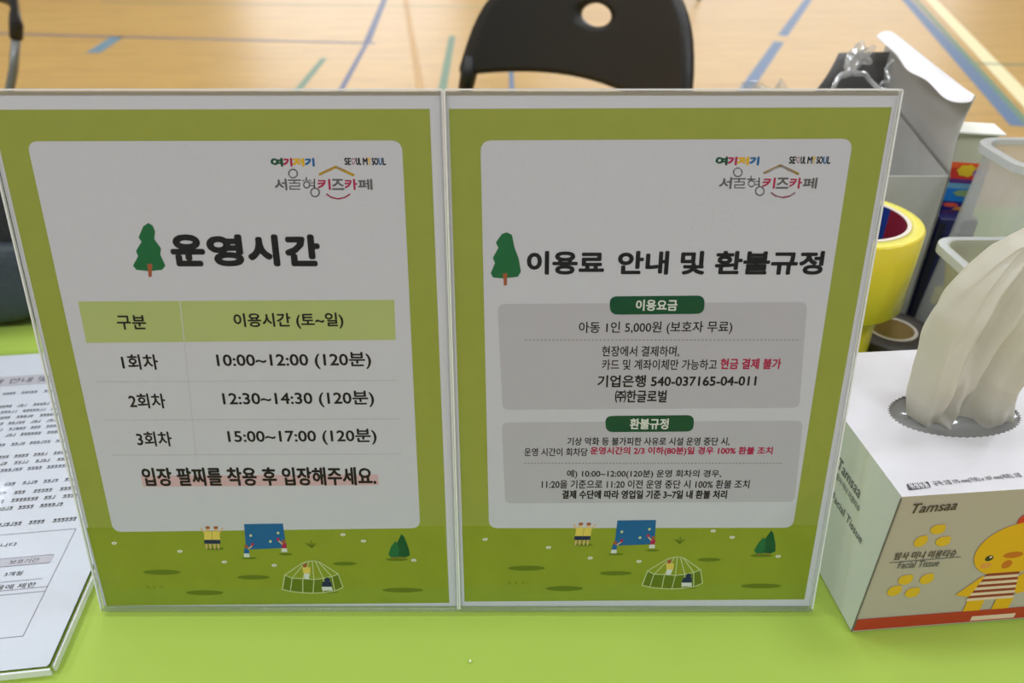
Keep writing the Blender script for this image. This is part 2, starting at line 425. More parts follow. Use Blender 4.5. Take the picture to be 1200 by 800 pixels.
def skirt(u, v):
    i = int(round(u * np_)) % np_; x, y = per[i]
    cx, cy = max(-TX, min(TX, x)), max(TY0, min(TY1, y)); d = Vector((x - cx, y - cy)).normalized() if (x - cx or y - cy) else Vector((0, 0))
    r = v * (.02 + .012 * math.sin(i * .55) + .006 * math.sin(i * .23 + 1))
    z0 = T + cz(max(-TX, min(TX, (x - X0) / (X1 - X0) * 2 * TX - TX)), (y - Y0) / (Y1 - Y0) * (TY1 - TY0) + TY0)
    return (x + d.x * r, y + d.y * r, z0 - v * .66)
g.grid(skirt, np_, 10, wrap=True)
tag(g.out('tablecloth', cloth_material(), smooth=True), 'lime green cloth spread over the table under the signs', 'tablecloth')

# =================================================================  THE TWO UPRIGHT SIGNS
LEAN = math.radians(11.4); SH = .3008; YB = .2984
Vw = Vector((0, math.sin(LEAN), math.cos(LEAN))); Uw = Vector((1, 0, 0))
acr = clear_mat('clear_acrylic', (252, 253, 252), .011, .06, lw=.5)
acr_edge = mat('acrylic_edge_glint', (240, 243, 246), .15, spec=.8, trans=.15)  # whitish colour carries the highlight of the clear edges
paper = mat('white_paper', (208, 208, 220), .75, spec=.2, bump=.06, bscale=500)
inkm = {}
MATS = [paper,
        mat('print_green', (152, 161, 70), .7, spec=.2, noise=.05, nscale=90),        # 1
        mat('print_panel', (202, 202, 215), .75, spec=.2, bump=.08, bscale=500, noise=.03, nscale=350),       # 2
        mat('ink_black', (24, 26, 30), .6, spec=.2),                                   # 3
        mat('print_header', (176, 188, 122), .7, spec=.2, noise=.03),                  # 4
        mat('ink_crimson', (170, 34, 78), .6, spec=.2),                                # 5
        mat('ink_pill_green', (14, 78, 52), .6, spec=.2),                              # 6
        mat('ink_white', (215, 218, 214), .7, spec=.2),                                # 7
        mat('print_grey_box', (184, 182, 194), .75, spec=.2, noise=.02),               # 8
        mat('ink_grey', (96, 94, 98), .6, spec=.2),                                    # 9
        mat('ink_yellow', (218, 172, 30), .6, spec=.2),                                # 10
        mat('ink_tree', (28, 104, 62), .6, spec=.2, noise=.15, nscale=400),            # 11
        mat('ink_brown', (160, 88, 60), .6, spec=.2),                                  # 12
        mat('print_grass', (142, 155, 44), .7, spec=.2, noise=.1, nscale=60),          # 13
        mat('print_grass_dark', (100, 118, 28), .7, spec=.2),                          # 14
        mat('ink_blue', (22, 96, 156), .6, spec=.2, noise=.1, nscale=200),             # 15
        mat('ink_navy', (30, 40, 80), .6, spec=.2),                                    # 16
        mat('ink_shirt', (224, 200, 96), .6, spec=.2),                                 # 17
        mat('ink_skin', (222, 180, 140), .6, spec=.2),                                 # 18
        mat('print_pink', (206, 172, 180), .7, spec=.2),                               # 19
        mat('ink_dome', (196, 206, 150), .7, spec=.2),                                 # 20
        mat('ink_dark_tree', (16, 82, 48), .6, spec=.2),                               # 21
        mat('ink_rule', (136, 132, 142), .7, spec=.2),                                 # 22
        mat('ink_grass_low', (140, 156, 50), .7, spec=.2, noise=.08, nscale=60)]       # 23

def sign_holder(x0, x1, label):
    w = x1 - x0
    t = thing('sign_holder', label, 'sign holder', ((x0 + x1) / 2, YB, T), (0, 0, 0), 'clear acrylic sign holders standing side by side')
    rt = Matrix.Rotation(-LEAN, 4, 'X')
    h = w / 2 - .0004
    def lean(g):
        for i, v in enumerate(g.v): g.v[i] = rt @ v
        return g
    lean(G().box((-h, 0, .004), (h, .0014, SH))).out('front_panel', acr, t)
    lean(G().box((-h, .0034, .004), (h, .0050, SH))).out('back_panel', acr, t)
    # polished edges of the panels, their bright glint put into a whitish colour
    e = G(); e.box((-h, 0, SH), (h, .0014, SH + .0007)); e.box((-h, .0034, SH), (h, .005, SH + .0007))
    for sx in (-1, 1):
        e.box((sx * h - .0004, 0, .004), (sx * h + .0004, .0014, SH)); e.box((sx * h - .0004, .0034, .004), (sx * h + .0004, .005, SH))
    lean(e).out('polished_edge', acr_edge, t)
    # folded bottom and the foot reaching back
    pr = [(0, .004)]
    for k in range(9):
        a = math.pi + math.pi * k / 8; pr.append((.0025 + .0025 * math.cos(a), .0035 + .0028 * math.sin(a)))
    for k in range(9):
        a = 2 * math.pi - math.pi * k / 8; pr.append((.0025 + .0011 * math.cos(a), .0035 + .0012 * math.sin(a)))
    lean(G().sheet(pr, -h, h)).out('bottom_fold', clear_mat('acrylic_fold', (225, 232, 222), .12, .08, milk=.25), t, smooth=False)
    G().box((-h, .006, .0004), (h, .082, .0022)).out('foot_plate', acr, t)
    return t
def poster(x0, x1, label):
    w = x1 - x0
    off = .0024
    loc = Vector(((x0 + x1) / 2, YB + off * math.cos(LEAN), T - off * math.sin(LEAN)))
    t = thing('poster', label, 'poster', loc, (-LEAN, 0, 0), None)
    inv = (Matrix.Translation(loc) @ Matrix.Rotation(-LEAN, 4, 'X')).inverted()
    h = w / 2 - .0009
    G().box((-h, 0, .0045), (h, .0003, SH - .0004)).out('sheet', paper, t)
    ink = Ink(loc, Uw, Vw, inv)
    return t, ink
XL0, XM, XR1 = -.2481, -.0322, .1815
XM2 = -.0322
sign_holder(XL0, XM, 'left clear acrylic sign holder, around the opening hours poster')
sign_holder(XM2 + .0004, XR1, 'right clear acrylic sign holder, around the fees and refunds poster')

def logo(I, dx, dy, dyb=0):
    f = lambda x: x + dx
    for ch, x0, x1, mi in (('여', 318, 331, 6), ('기', 332, 342, 5), ('저', 343, 356, 10), ('기', 357.5, 368, 15)):
        I.text('logo', ch, f(x0), f(x1), 190 + dy, 9, mi, bold=.00035)
    y = 189 + dy
    for s, x0, x1, mi in (('SE', 404, 411, 3), ('UL', 417.5, 423, 3), ('M', 425.5, 430.5, 3), ('Y', 431, 434.5, 10), ('SO', 436, 443, 3), ('U', 443.8, 447.6, 15), ('L', 448.6, 452, 3)):
        I.text('logo', s, f(x0), f(x1), y, 8, mi, bold=.00016)
    I.line('logo', [(f(411.5), y - 2), (f(413), y - 3.6), (f(414.2), y - 2), (f(415.4), y - 3.6), (f(417), y - 2), (f(414.2), y + 3.6), (f(411.5), y - 2)], .9, 5)
    for ch, x0, x1, yc, h, mi in (('서', 322, 336, 216, 13, 9), ('형', 354.5, 370, 216, 0, 9), ('키', 372.5, 387, 216, 12, 5), ('즈', 389, 403, 216, 12, 9), ('카', 404, 418.5, 216, 12, 5), ('페', 420, 436, 216, 12, 9)):
        if h: I.text('logo', ch, f(x0), f(x1), yc + dy + dyb, h, mi, bold=.00022)
    Y = dy + dyb
    # the drawn-out syllables with their big rings
    I.ring('logo', f(343.5), 203.3 + Y, 5, 1.75, 9)
    I.line('logo', [(f(338), 211 + Y), (f(352), 211 + Y)], 1.75, 9); I.line('logo', [(f(345), 211 + Y), (f(345), 214 + Y)], 1.75, 9)
    I.line('logo', [(f(339.5), 214.5 + Y), (f(351), 214.5 + Y), (f(351), 218 + Y), (f(340), 218 + Y), (f(340), 221.5 + Y), (f(351.5), 221.5 + Y)], 1.5, 9)
    I.line('logo', [(f(359), 208 + Y), (f(359), 210.5 + Y)], 1.75, 9); I.line('logo', [(f(355), 211.5 + Y), (f(364), 211.5 + Y)], 1.75, 9)
    I.ring('logo', f(359.5), 216.5 + Y, 3.6, 1.75, 9)
    I.line('logo', [(f(368.5), 210 + Y), (f(368.5), 220 + Y)], 1.75, 9); I.line('logo', [(f(364.5), 214 + Y), (f(368.5), 214 + Y)], 1.5, 9); I.line('logo', [(f(364.5), 217.5 + Y), (f(368.5), 217.5 + Y)], 1.5, 9)
    I.ring('logo', f(369.3), 225.3 + Y, 5, 1.75, 9)
    I.line('logo', [(f(375), 204 + Y), (f(393.5), 195.5 + Y), (f(414), 205 + Y)], 3.4, 10)
    I.line('logo', [(f(383), 227.5 + Y), (f(388), 231 + Y), (f(396), 233 + Y), (f(404), 231.3 + Y), (f(410), 227.5 + Y)], 1.9, 5)

def meadow(I):
    """the little park drawn along the foot of the left sheet; the same print is used on the right one"""
    k = 'illustration'
    for x, y, rx, ry in [(190, 670, 22, 3), (240, 694, 22, 3), (297, 676, 19, 2.6), (252, 642.5, 11, 1.6), (404, 660, 14, 2.2), (472, 691, 24, 2.8), (292, 653.5, 9, 1.3), (335, 649, 8, 1.3), (465, 655, 13, 2), (384, 693, 12, 1.6)]:
        I.ell(k, x, y, rx, ry, 14, 3)
    for x, y in [(134, 636), (211, 645.5), (263, 658), (321.5, 662), (426, 633.5), (485, 656), (402, 626)]:
        I.ell(k, x, y, 3.2, 1.7, 7, 3.3, 12); I.ell(k, x, y + .2, 1.0, .7, 10, 3.6, 8)
    I.poly(k, [(286, 613.6), (331.6, 613), (335.5, 641.5), (288.5, 643.5)], 15, 3.2)
    for x, y in [(294, 627), (317, 634), (326, 624)]: I.ell(k, x, y, 1.6, 1.6, 20, 3.5, 10)
    for sx, x in ((-1, 243.5), (1, 253)):   # two children with arms up
        I.poly(k, [(x - 4.2, 622), (x + 4.6, 622), (x + 5, 632.5), (x - 4, 632.5)], 17, 3.6)
        I.poly(k, [(x - 4.2, 632), (x + 5, 632), (x + 5.6, 636.6), (x - 4, 636.6)], 16, 3.7)
        I.line(k, [(x - 1.5, 636.6), (x - 1.2, 642)], 1.8, 18, 3.6); I.line(k, [(x + 2.8, 636.6), (x + 3.4, 642)], 1.8, 18, 3.6)
        I.line(k, [(x + sx * 4, 623.5), (x + sx * 8, 618.5)], 1.7, 18, 3.5)
        I.ell(k, x, 619, 2.7, 2.6, 18, 3.7, 12); I.ell(k, x, 617.7, 2.8, 1.7, 12, 3.8, 12)
    for x, c, y, arm in ((289, 15, 646, 1), (333, 5, 640, -1)):   # a child at each end of the board
        I.poly(k, [(x - 2.6, y - 4), (x + 2.8, y - 4), (x + 3, y + 2), (x - 2.8, y + 2)], c, 3.8)
        I.poly(k, [(x - 3, y + 2), (x + 3.2, y + 2), (x + 4, y + 6.4), (x - 3, y + 6.4)], 7, 3.8)
        I.ell(k, x - .3, y - 6, 2.3, 2.2, 12, 3.9, 10)
        I.line(k, [(x + arm * 2, y - 3), (x + arm * 6.5, y - 7)], 1.5, 18, 3.8); I.ell(k, x + arm * 7, y - 8.5, 1.7, 2, 5, 3.9, 10)
    q = lambda a: [(310 + x / 5, 570 + y / 5) for x, y in a]
    bot = q([(105, 600), (152, 612), (225, 620), (285, 622), (345, 619), (412, 610), (460, 588)])
    mid_ = q([(120, 515), (162, 535), (225, 537), (290, 542), (345, 536), (395, 525), (432, 510)])
    top = q([(222, 446), (240, 439), (262, 435), (280, 434), (298, 435), (315, 439), (332, 446)])
    I.poly(k, bot + mid_[::-1], 14, 3.1); 
    for a, b, c in zip(bot, mid_, top): I.line(k, [a, b, c], 1.05, 20, 3.9)
    for r in (bot, mid_, top): I.line(k, r, 1.0, 20, 3.95)
    I.line(k, q([(105, 600), (120, 515)]), 1.3, 20, 3.96)
    I.poly(k, [(354, 664), (363.5, 664), (364, 671), (356, 672)], 17, 4.1); I.ell(k, 357.5, 662, 2.6, 2.5, 12, 4.2, 12); I.poly(k, [(356, 671.5), (363.5, 671.5), (362, 678), (357, 678)], 7, 4.15)
    I.poly(k, [(378, 681), (388, 681), (389, 687), (377, 687)], 16, 4.1); I.ell(k, 383.5, 679, 3.1, 3, 16, 4.2, 12); I.poly(k, [(377, 687), (389, 687), (390, 691.5), (378, 691.5)], 7, 4.15)
    I.poly(k, [(470.6, 625.3), (474, 629), (479, 642), (480.5, 650), (476, 652.5), (466, 652), (463, 648), (465, 636)], 21, 3.7)
    I.poly(k, [(463, 633.5), (466, 637), (468, 645), (466, 652.5), (458, 652.5), (455, 649), (458.5, 640)], 11, 3.8)
    I.line(k, [(461.5, 652), (461.5, 655)], 1.5, 12, 3.6, False); I.line(k, [(472.5, 652), (472.5, 654.5)], 1.5, 12, 3.6, False)
    for d in (-7, -4, -1, 2, 5): I.line(k, [(365.5, 641), (365.5 + d, 636 - (3 if d == -1 else 0))], 1.3, 14, 3.4, False)
    for d in (-6, -2, 3): I.line(k, [(185 + d * 1.5, 689), (184 + d * 2, 686)], .9, 14, 3.4, False)

def dash(I, key, x0, x1, y, step=4.6, on_=2.6, mi=22):
    x = x0
    while x < x1:
        I.line(key, [(x, y), (min(x + on_, x1), y)], 1.1, mi, 3, False); x += step

# ---- left poster
PL, IL = poster(XL0, XM, 'opening hours poster with a green border, in the left upright sign holder')
I = IL
I.poly('sheet_print', [(-11, 128.5), (503.5, 127.5), (526.5, 706), (125, 709.5)], 1, 1)
I.poly('sheet_print', [(101.5, 618), (520.3, 616), (526.5, 706), (125, 709.5)], 13, 1.3)
I.poly('sheet_print', [(120.5, 690), (525.3, 687), (526.5, 706), (125, 709.5)], 23, 1.5)
I.rrect('sheet_print', (31.5, 165.5), (471, 164.5), (492.5, 618.5), (133, 623), .0055, 2, 2)
I.poly('title', [(174, 261), (179, 264), (182, 271), (181, 280), (189, 291), (188, 298), (194, 311), (190, 316), (175, 317.5), (160, 316), (156, 311), (162, 300), (159.5, 294), (166, 283), (162.5, 278), (168, 265)], 11, 3.2)
I.poly('title', [(172.6, 309), (178.6, 309), (178, 324), (174.4, 324.5)], 12, 3.4)
for ch, x0, x1 in (('운', 202, 238), ('영', 245, 283), ('시', 292, 325), ('간', 336, 373)):
    I.text('title', ch, x0, x1, 293.3, 33, 3, bold=.001)
I.poly('timetable', [(91.5, 353), (462, 351), (463.8, 398), (101.5, 401.5)], 4, 2.6)
I.line('timetable', [(211, 353), (216, 399)], .9, 2, 2.9, False)
I.line('timetable', [(216, 399), (230, 536)], .6, 8, 2.4, False)
for y, x0, x1 in ((447, 112, 466), (492, 122, 469), (533, 131, 471)): I.line('timetable', [(x0, y), (x1, y - 1.5)], .8, 8, 2.7, False)
B = .00022
for s, x0, x1, yc, h, dy in (('구분', 137.5, 171, 377.5, 16, 0), ('이용시간 (토~일)', 274.5, 402, 376.3, 18, -1), ('1회차', 143, 185, 424, 17, 0), ('10:00~12:00 (120분)', 254.5, 434.5, 423, 19, -1),
                             ('2회차', 151.5, 193.5, 469.5, 16.5, 0), ('12:30~14:30 (120분)', 261.5, 438, 468, 18.5, -1), ('3회차', 160.5, 201, 514, 16.5, 0), ('15:00~17:00 (120분)', 267.5, 441, 512.2, 18, -1)):
    I.text('timetable', s, x0, x1, yc, h, 3, dy=dy, bold=B)
I.poly('notice', [(165, 557), (443, 555.5), (444, 568), (168, 570)], 19, 2.7)
I.text('notice', '입장 팔찌를 착용 후 입장해주세요.', 167.5, 440, 558.5, 20.5, 3, dy=-1, bold=.0004)
logo(I, 0, 0)
meadow(I)
IL.build(MATS, PL)

# ---- right poster
PR, IR = poster(XM2 + .0004, XR1, 'fees and refund rules poster with a green border, in the right upright sign holder')
I = IR
I.poly('sheet_print', [(526, 127.5), (1045, 125.5), (942.5, 702), (544.5, 704.5)], 1, 1)
I.poly('sheet_print', [(541.5, 616), (958, 615), (942.5, 702), (544.5, 704.5)], 13, 1.3)
I.poly('sheet_print', [(543.8, 686), (945.8, 684), (942.5, 702), (544.5, 704.5)], 23, 1.5)
I.rrect('sheet_print', (563, 164.5), (999.5, 162.5), (929, 618), (573, 618.5), .0055, 2, 2)
I.poly('title', [(594, 272), (600, 275), (603, 290), (608, 303), (610.5, 318), (607, 324), (590, 326), (578, 325), (575, 320), (580, 308), (577.5, 302), (584, 290), (581, 284), (588, 274)], 11, 3.2)
I.poly('title', [(589.5, 320), (594.5, 320), (594, 334), (590.5, 334.5)], 12, 3.4)
for s, x0, x1 in (('이용료', 618.5, 707), ('안내', 725, 782.5), ('및', 798.5, 825), ('환불규정', 839, 964)):
    I.text('title', s, x0, x1, 307.8, 25.5, 3, bold=.00055)
I.rrect('fee_box', (583, 356), (946, 353.5), (936.5, 477.5), (589, 480), .004, 8, 2.5)
I.rrect('fee_box', (714, 347), (826, 346), (825, 367.5), (715, 368.5), .0042, 6, 3)
I.text('fee_box', '이용요금', 745.5, 793.5, 357.4, 12.5, 7, 3.6, bold=.0002)
I.text('fee_box', '아동 1인 5,000원 (보호자 무료)', 678.5, 858, 384.5, 15, 3, 3.2, dy=-1, bold=.0001)
dash(I, 'fee_box', 615, 938, 398)
I.text('fee_box', '현장에서 결제하며,', 705.5, 796, 411.5, 12.5, 3, 3.2, bold=.0001)
I.text('fee_box', '카드 및 계좌이체만 가능하고', 705.5, 840, 427, 12, 3, 3.2, bold=.0001)
I.text('fee_box', '현금 결제 불가', 844.5, 915, 426, 12, 5, 3.2, bold=.00022)
I.text('fee_box', '기업은행 540-037165-04-011', 700.5, 886, 446.5, 13.5, 3, 3.2, dy=-1, bold=.00022)
I.text('fee_box', '㈜한글로벌', 721, 781, 464, 14, 3, 3.2, bold=.0002)
I.rrect('refund_box', (588, 494.5), (941, 492.5), (931, 587.5), (592, 589.5), .004, 8, 2.5)
I.rrect('refund_box', (709, 487), (813.5, 486), (812.5, 505.3), (710, 506), .0042, 6, 3)
I.text('refund_box', '환불규정', 738.5, 783, 496.3, 12, 7, 3.6, bold=.00022)
I.text('refund_box', '기상 악화 등 불가피한 사유로 시설 운영 중단 시,', 665, 855, 517, 9.5, 3, 3.2, bold=.00012)
I.text('refund_box', '운영 시간이 회차당', 614.5, 688.5, 529.3, 9.3, 3, 3.2, bold=.0001)
I.text('refund_box', '운영시간의 2/3 이하(80분)일 경우 100% 환불 조치', 692, 905, 528.3, 9.8, 5, 3.2, bold=.0002)
dash(I, 'refund_box', 614, 917, 542.5, 4, 2.3)
I.text('refund_box', '예) 10:00~12:00(120분) 운영 회차의 경우,', 664.5, 845, 555.2, 9.8, 3, 3.2, bold=.00012)
I.text('refund_box', '11:20을 기준으로 11:20 이전 운영 중단 시 100% 환불 조치', 635, 878, 567, 9.8, 3, 3.2, bold=.00012)
I.text('refund_box', '결제 수단에 따라 영업일 기준 3~7일 내 환불 처리', 659, 851.5, 579, 9.6, 3, 3.2, bold=.00022)
logo(I, 521, -1.5)
# same park drawing as on the left sheet, shifted to this sheet
J = Ink(IR.P, IR.U, IR.V, IR.inv)
a0 = Vector(IL.uv(125, 709.5)); a1 = Vector(IL.uv(526.5, 706)); b0 = Vector(IR.uv(544.5, 704.5)); b1 = Vector(IR.uv(942.5, 702))
sc_ = (b1.x - b0.x) / (a1.x - a0.x)
def uvJ(x, y, s=IL):
    u, v = s.uv(x, y); return (b0.x + (u - a0.x) * sc_, b0.y + (v - a0.y) * sc_)
J.uv = uvJ
meadow(J)
I.g['illustration'] = J.g['illustration']
IR.build(MATS, PR)

# =================================================================  FLAT ACRYLIC STAND WITH A PRINTED NOTICE, FAR LEFT
corner_ = on(64, 790); ang = math.radians(7)
HW, HL = .26, .348
t = thing('document_holder', 'flat clear acrylic holder lying on the cloth beside the left sign', 'document holder', (corner_.x, corner_.y, T), (0, 0, ang))
ch_ = .003
def plate(z0, z1, inset=0):
    i = inset; pts = [(-HW + i, i), (-ch_ * .3 - i, i), (-i, ch_ * .5 + i), (-i, HL - i), (-HW + i, HL - i)]
    n = len(pts); g = G(); g.add([(x, y, z0) for x, y in pts] + [(x, y, z1) for x, y in pts], [tuple(range(n))[::-1], tuple(range(n, 2 * n))] + [(k, (k + 1) % n, n + (k + 1) % n, n + k) for k in range(n)])
    return g
plate(.0003, .002).out('base_panel', acr, t)
plate(.0036, .005).out('cover_panel', acr, t)
e = G()
e.box((-.0006, .002, .0003), (.0006, HL, .005)); e.box((-HW, -.0006, .0003), (-.001, .0006, .005))
e.out('polished_edge', acr_edge, t)
d = thing('printed_notice', 'white printed notice full of small text, flat at the left edge', 'document', (corner_.x, corner_.y, T + .0024), (0, 0, ang))
plate(0, .0003, .004).out('sheet', mat('bright_paper', (206, 210, 222), .7, spec=.2), d)
RZ = Matrix.Rotation(ang, 3, 'Z')
invd = (Matrix.Translation((corner_.x, corner_.y, T + .0024)) @ RZ.to_4x4()).inverted()
D = Ink(Vector((corner_.x, corner_.y, T + .0028)), RZ @ Vector((1, 0, 0)), RZ @ Vector((0, 1, 0)), invd)
def dt(key, body, xr, vtop, h, mi, width):    # right end x, v centre in metres
    vs, fs = glyphs(body); D.put(key, [(xr - width + x * width, vtop + (y - .5) * h) for x, y in vs], fs, mi, 3)
def dpoly(key, x0, x1, v0, v1, mi, lay=2): D.put(key, [(x0, v0), (x1, v0), (x1, v1), (x0, v1)], [(0, 1, 2, 3)], mi, lay)
dpoly('header_band', -.25, -.012, .293, .308, 8)
dt('header_band', '필독 안내', -.028, .3005, .008, 3, .035); dt('header_band', '이용 안내 및 유의사항', -.07, .3005, .008, 3, .1)
rows = [(.281, 16), (.262, 3), (.254, 16), (.246, 3), (.238, 3), (.230, 16), (.222, 3), (.210, 16), (.195, 3), (.187, 3), (.179, 16), (.163, 16), (.153, 3), (.145, 3), (.137, 3), (.121, 3)]
blank = [(.5, .32), (.62, .4)]
for i, (v, mi) in enumerate(rows):
    # lines of tiny illegible print: runs of short strokes
    x = -.018 - (.02 if i % 4 == 2 else 0) - .003 * (i % 3)
    while x > -.25:
        wd = random.uniform(.008, .02); n = int(wd / .0026)
        for k_ in range(n):
            x1 = x - k_ * .0026
            D.put('body_text', [(x1 - .002, v - .0016), (x1 - .0002, v - .0016), (x1 - .0002, v - .001), (x1 - .002, v - .001)], [(0, 1, 2, 3)], mi, 3)
            D.put('body_text', [(x1 - .0006, v - .0018), (x1 - .0001, v - .0018), (x1 - .0001, v + .0018), (x1 - .0006, v + .0018)], [(0, 1, 2, 3)], mi, 3)
            if random.random() < .8: D.put('body_text', [(x1 - .0019, v + .0002), (x1 - .0008, v + .0002), (x1 - .0008, v + .0014), (x1 - .0019, v + .0014)], [(0, 1, 2, 3)], mi, 3)
        x -= wd + .003
for v in (.111, .062, .0585, .026): dpoly('rule', -.25, -.026, v, v + .0004, 22, 3)
dpoly('rule', -.0264, -.026, .026, .111, 22, 3)
dt('body_text', '됩니다', -.06, .1015, .0035, 3, .016); dt('body_text', '이용해 주시기', -.079, .1015, .0035, 3, .03)
dpoly('table_block', -.25, -.032, .082, .0885, 8, 2.5)
for v in (.089, .082, .069): dpoly('rule', -.25, -.032, v, v + .0004, 22, 3)
dt('body_text', '보호기간', -.04, .0855, .0035, 3, .018); dt('body_text', '항목 내역', -.078, .0855, .0035, 3, .02)
dt('body_text', '3개월', -.046, .0755, .0035, 3, .011); dt('body_text', '기간', -.085, .0775, .003, 3, .009); dt('body_text', '기간', -.085, .0725, .003, 3, .009)
dt('body_text', '경우, 서비스 이용에 제한', -.034, .0648, .004, 3, .062)
dt('signature', '원', -.082, .045, .008, 3, .008)
D.build(MATS, d)

# =================================================================  BLACK BAG FAR LEFT
bagm = mat('black_nylon', (30, 33, 37), .6, bump=.5, bscale=180); bag2 = mat('slate_pouch', (52, 62, 68), .55, bump=.4, bscale=160)
t = thing('bag', 'black fabric bag with a slate front pouch at the left edge', 'bag', (-.59, .72, T), (0, 0, math.radians(4)))
def pillow(cx, cy, z0, sx, sy, sz, pw=.35):
    def fn(u, v):
        th = 2 * math.pi * u; ph = math.pi * (v - .5)
        q = lambda a, p: math.copysign(abs(a) ** p, a)
        zz = z0 + sz * (.5 + .5 * q(math.sin(ph), .5))
        s_ = abs(math.cos(ph)) ** pw
        wob = 1 + .03 * math.sin(5 * th + 3 * v)
        return (cx + sx * q(math.cos(th), .45) * s_ * wob, cy + sy * q(math.sin(th), .6) * s_ * wob, zz)
    return G().grid(fn, 56, 28, wrap=True)
pillow(0, 0, 0, .17, .085, .17).out('body', bagm, t, smooth=True)
pillow(0, -.078, .004, .145, .022, .085).out('pouch', bag2, t, smooth=True)
G().tube([(-.08, -.03, .16)] + [(-.08 * math.cos(a), -.03, .16 + .03 * math.sin(a)) for a in [math.pi * k / 10 for k in range(1, 10)]] + [(.08, -.03, .16)], .006).out('handle', bagm, t, smooth=True)

# =================================================================  OPENED WHITE CARTON WITH PLASTIC INSIDE
card = mat('carton_shaded_white', (182, 182, 178), .6, spec=.3, noise=.02, nscale=12); card_in = mat('carton_inside', (150, 151, 150), .7, noise=.03, nscale=12)  # white carton; shade on its walls is put into a greyer tone
card_w = mat('carton_lit_white', (226, 226, 230), .45, spec=.4)  # same white card as it looks lit, brightness put into the colour
BX1, BY0, BH = .386, .640, .152; BX0, BY1 = .13, .93
t = thing('carton', 'opened white cardboard carton behind the right sign', 'box', (BX1 - .128, BY0 + .14, T))
def c(p): return (p[0] - (BX1 - .128), p[1] - (BY0 + .14), p[2])
def shear(g):                            # the opened carton has gone out of square
    for v in g.v: v.x += (v.y + .14) * .21
    return g
th = .0014
shear(G().box(c((BX0, BY0, .0008)), c((BX1, BY0 + th, BH)))).out('front_wall', card, t, bevel=.0005)
shear(G().box(c((BX0, BY1 - th, .0008)), c((BX1, BY1, BH)))).out('back_wall', card, t)
shear(G().box(c((BX0, BY0, .0008)), c((BX0 + th, BY1, BH)))).out('side_wall', card, t)
shear(G().box(c((BX1 - th, BY0, .0008)), c((BX1, BY1, BH)))).out('side_wall', card, t)
shear(G().box(c((BX0, BY0, .0005)), c((BX1, BY1, .002)))).out('bottom', card, t)
HT = .217
inner = [(1139, 120), (1128, 121.5), (1113, 120), (1103, 113.5), (1095, 104), (1086, 94), (1074, 89), (1062, 84), (1056, 74), (1050, 64), (1042, 57), (1033, 49), (1025, 42)]
outer = [(1143, 113), (1135, 107), (1126, 100), (1117, 93), (1108, 86), (1099, 79), (1090, 72), (1081, 64.5), (1072, 57.5), (1064, 51), (1057, 45.5), (1051, 41), (1045, 37)]
iv, ovv = [], []
for (a, b), q in zip(zip(inner, outer), range(13)):
    iv.append(c(on(a[0], a[1], HT - .004 * math.sin(q * .9)) - Vector((0, 0, T)))); ovv.append(c(on(b[0], b[1], HT) - Vector((0, 0, T))))
g = G(); g.grid(lambda u, v: Vector(iv[int(round(v * 12))]).lerp(Vector(ovv[int(round(v * 12))]), u) + Vector((0, 0, .003 * math.sin(math.pi * u))), 5, 12)
g.out('tuck_flap', card_w, t, smooth=True, solid=.0012, subd=1)
def wallflap(u, v):                       # standing right flap, leaning outwards at its far end, dented
    s_ = v * 12; i = min(int(s_), 11); top = Vector(ovv[i]).lerp(Vector(ovv[i + 1]), s_ - i)
    bot = Vector(c((BX1 - .001 + v * (BY1 - BY0) * .21, BY0 + v * (BY1 - BY0), BH)))
    p = bot.lerp(top, u); p.x += -.007 * math.sin(math.pi * u) * (.6 + .5 * math.sin(v * 7)) ; return p
G().grid(wallflap, 10, 30).out('side_flap', card, t, smooth=True, solid=.001)
Yf = BY1 - .004
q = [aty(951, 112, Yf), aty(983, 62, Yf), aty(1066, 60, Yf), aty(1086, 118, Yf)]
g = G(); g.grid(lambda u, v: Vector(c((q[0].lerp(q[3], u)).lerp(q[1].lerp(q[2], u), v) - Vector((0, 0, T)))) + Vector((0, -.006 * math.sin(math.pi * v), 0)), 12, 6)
g.out('back_flap', mat('flap_inside_shaded', (104, 103, 102), .7, noise=.04, nscale=15), t, smooth=True, solid=.0015)  # shade on the standing flap is put into its dark grey
# crumpled clear plastic film inside the carton
film = clear_mat('clear_film', (238, 240, 240), .05, .08, milk=.2, milk_rgb=(230, 232, 232), lw=.5)
PBo = Vector((.298, .762, T + .003))
t = thing('plastic_bag', 'crumpled clear plastic bag sticking out of the opened carton', 'plastic bag', PBo)
from mathutils import noise as mn
g = G()
def fm(u, v):
    th = 2 * math.pi * u; r = .055 + .014 * math.sin(3 * th + 1) * v
    p = Vector((r * math.cos(th) * 1.1, r * .8 * math.sin(th), .002 + v * (.165 + .03 * math.cos(th - 2.2))))
    nn = mn.noise_vector(p * 28) * .016 * (.3 + v) + mn.noise_vector(p * 80) * .007 * v
    return p + nn
g.grid(fm, 110, 60, wrap=True); g.out('film_pouch', film, t, smooth=False)
neckm = clear_mat('film_neck', (235, 238, 238), .12, .12, milk=.32, milk_rgb=(238, 239, 239))
def strand(pts, rs, nm):
    P_ = [p - PBo for p in pts]; n = len(P_) - 1
    def fn(u, v):
        s_ = v * n; i = min(int(s_), n - 1); f = s_ - i
        p = P_[i].lerp(P_[i + 1], f); r = rs[i] * (1 - f) + rs[i + 1] * f; th = 2 * math.pi * u
        q = r * (1 + .45 * math.sin(5 * th + v * 11)); return p + Vector((q * math.cos(th), q * .5, q * math.sin(th))) + mn.noise_vector(p * 90) * .006
    G().grid(fn, 30, 24, wrap=True).out(nm, neckm, t, smooth=False)
strand([aty(972, 108, .73), aty(984, 96, .735), aty(998, 84, .74), aty(1006, 72, .745), aty(1013, 66, .75)], [.0015, .002, .003, .007, .010], 'twisted_neck')
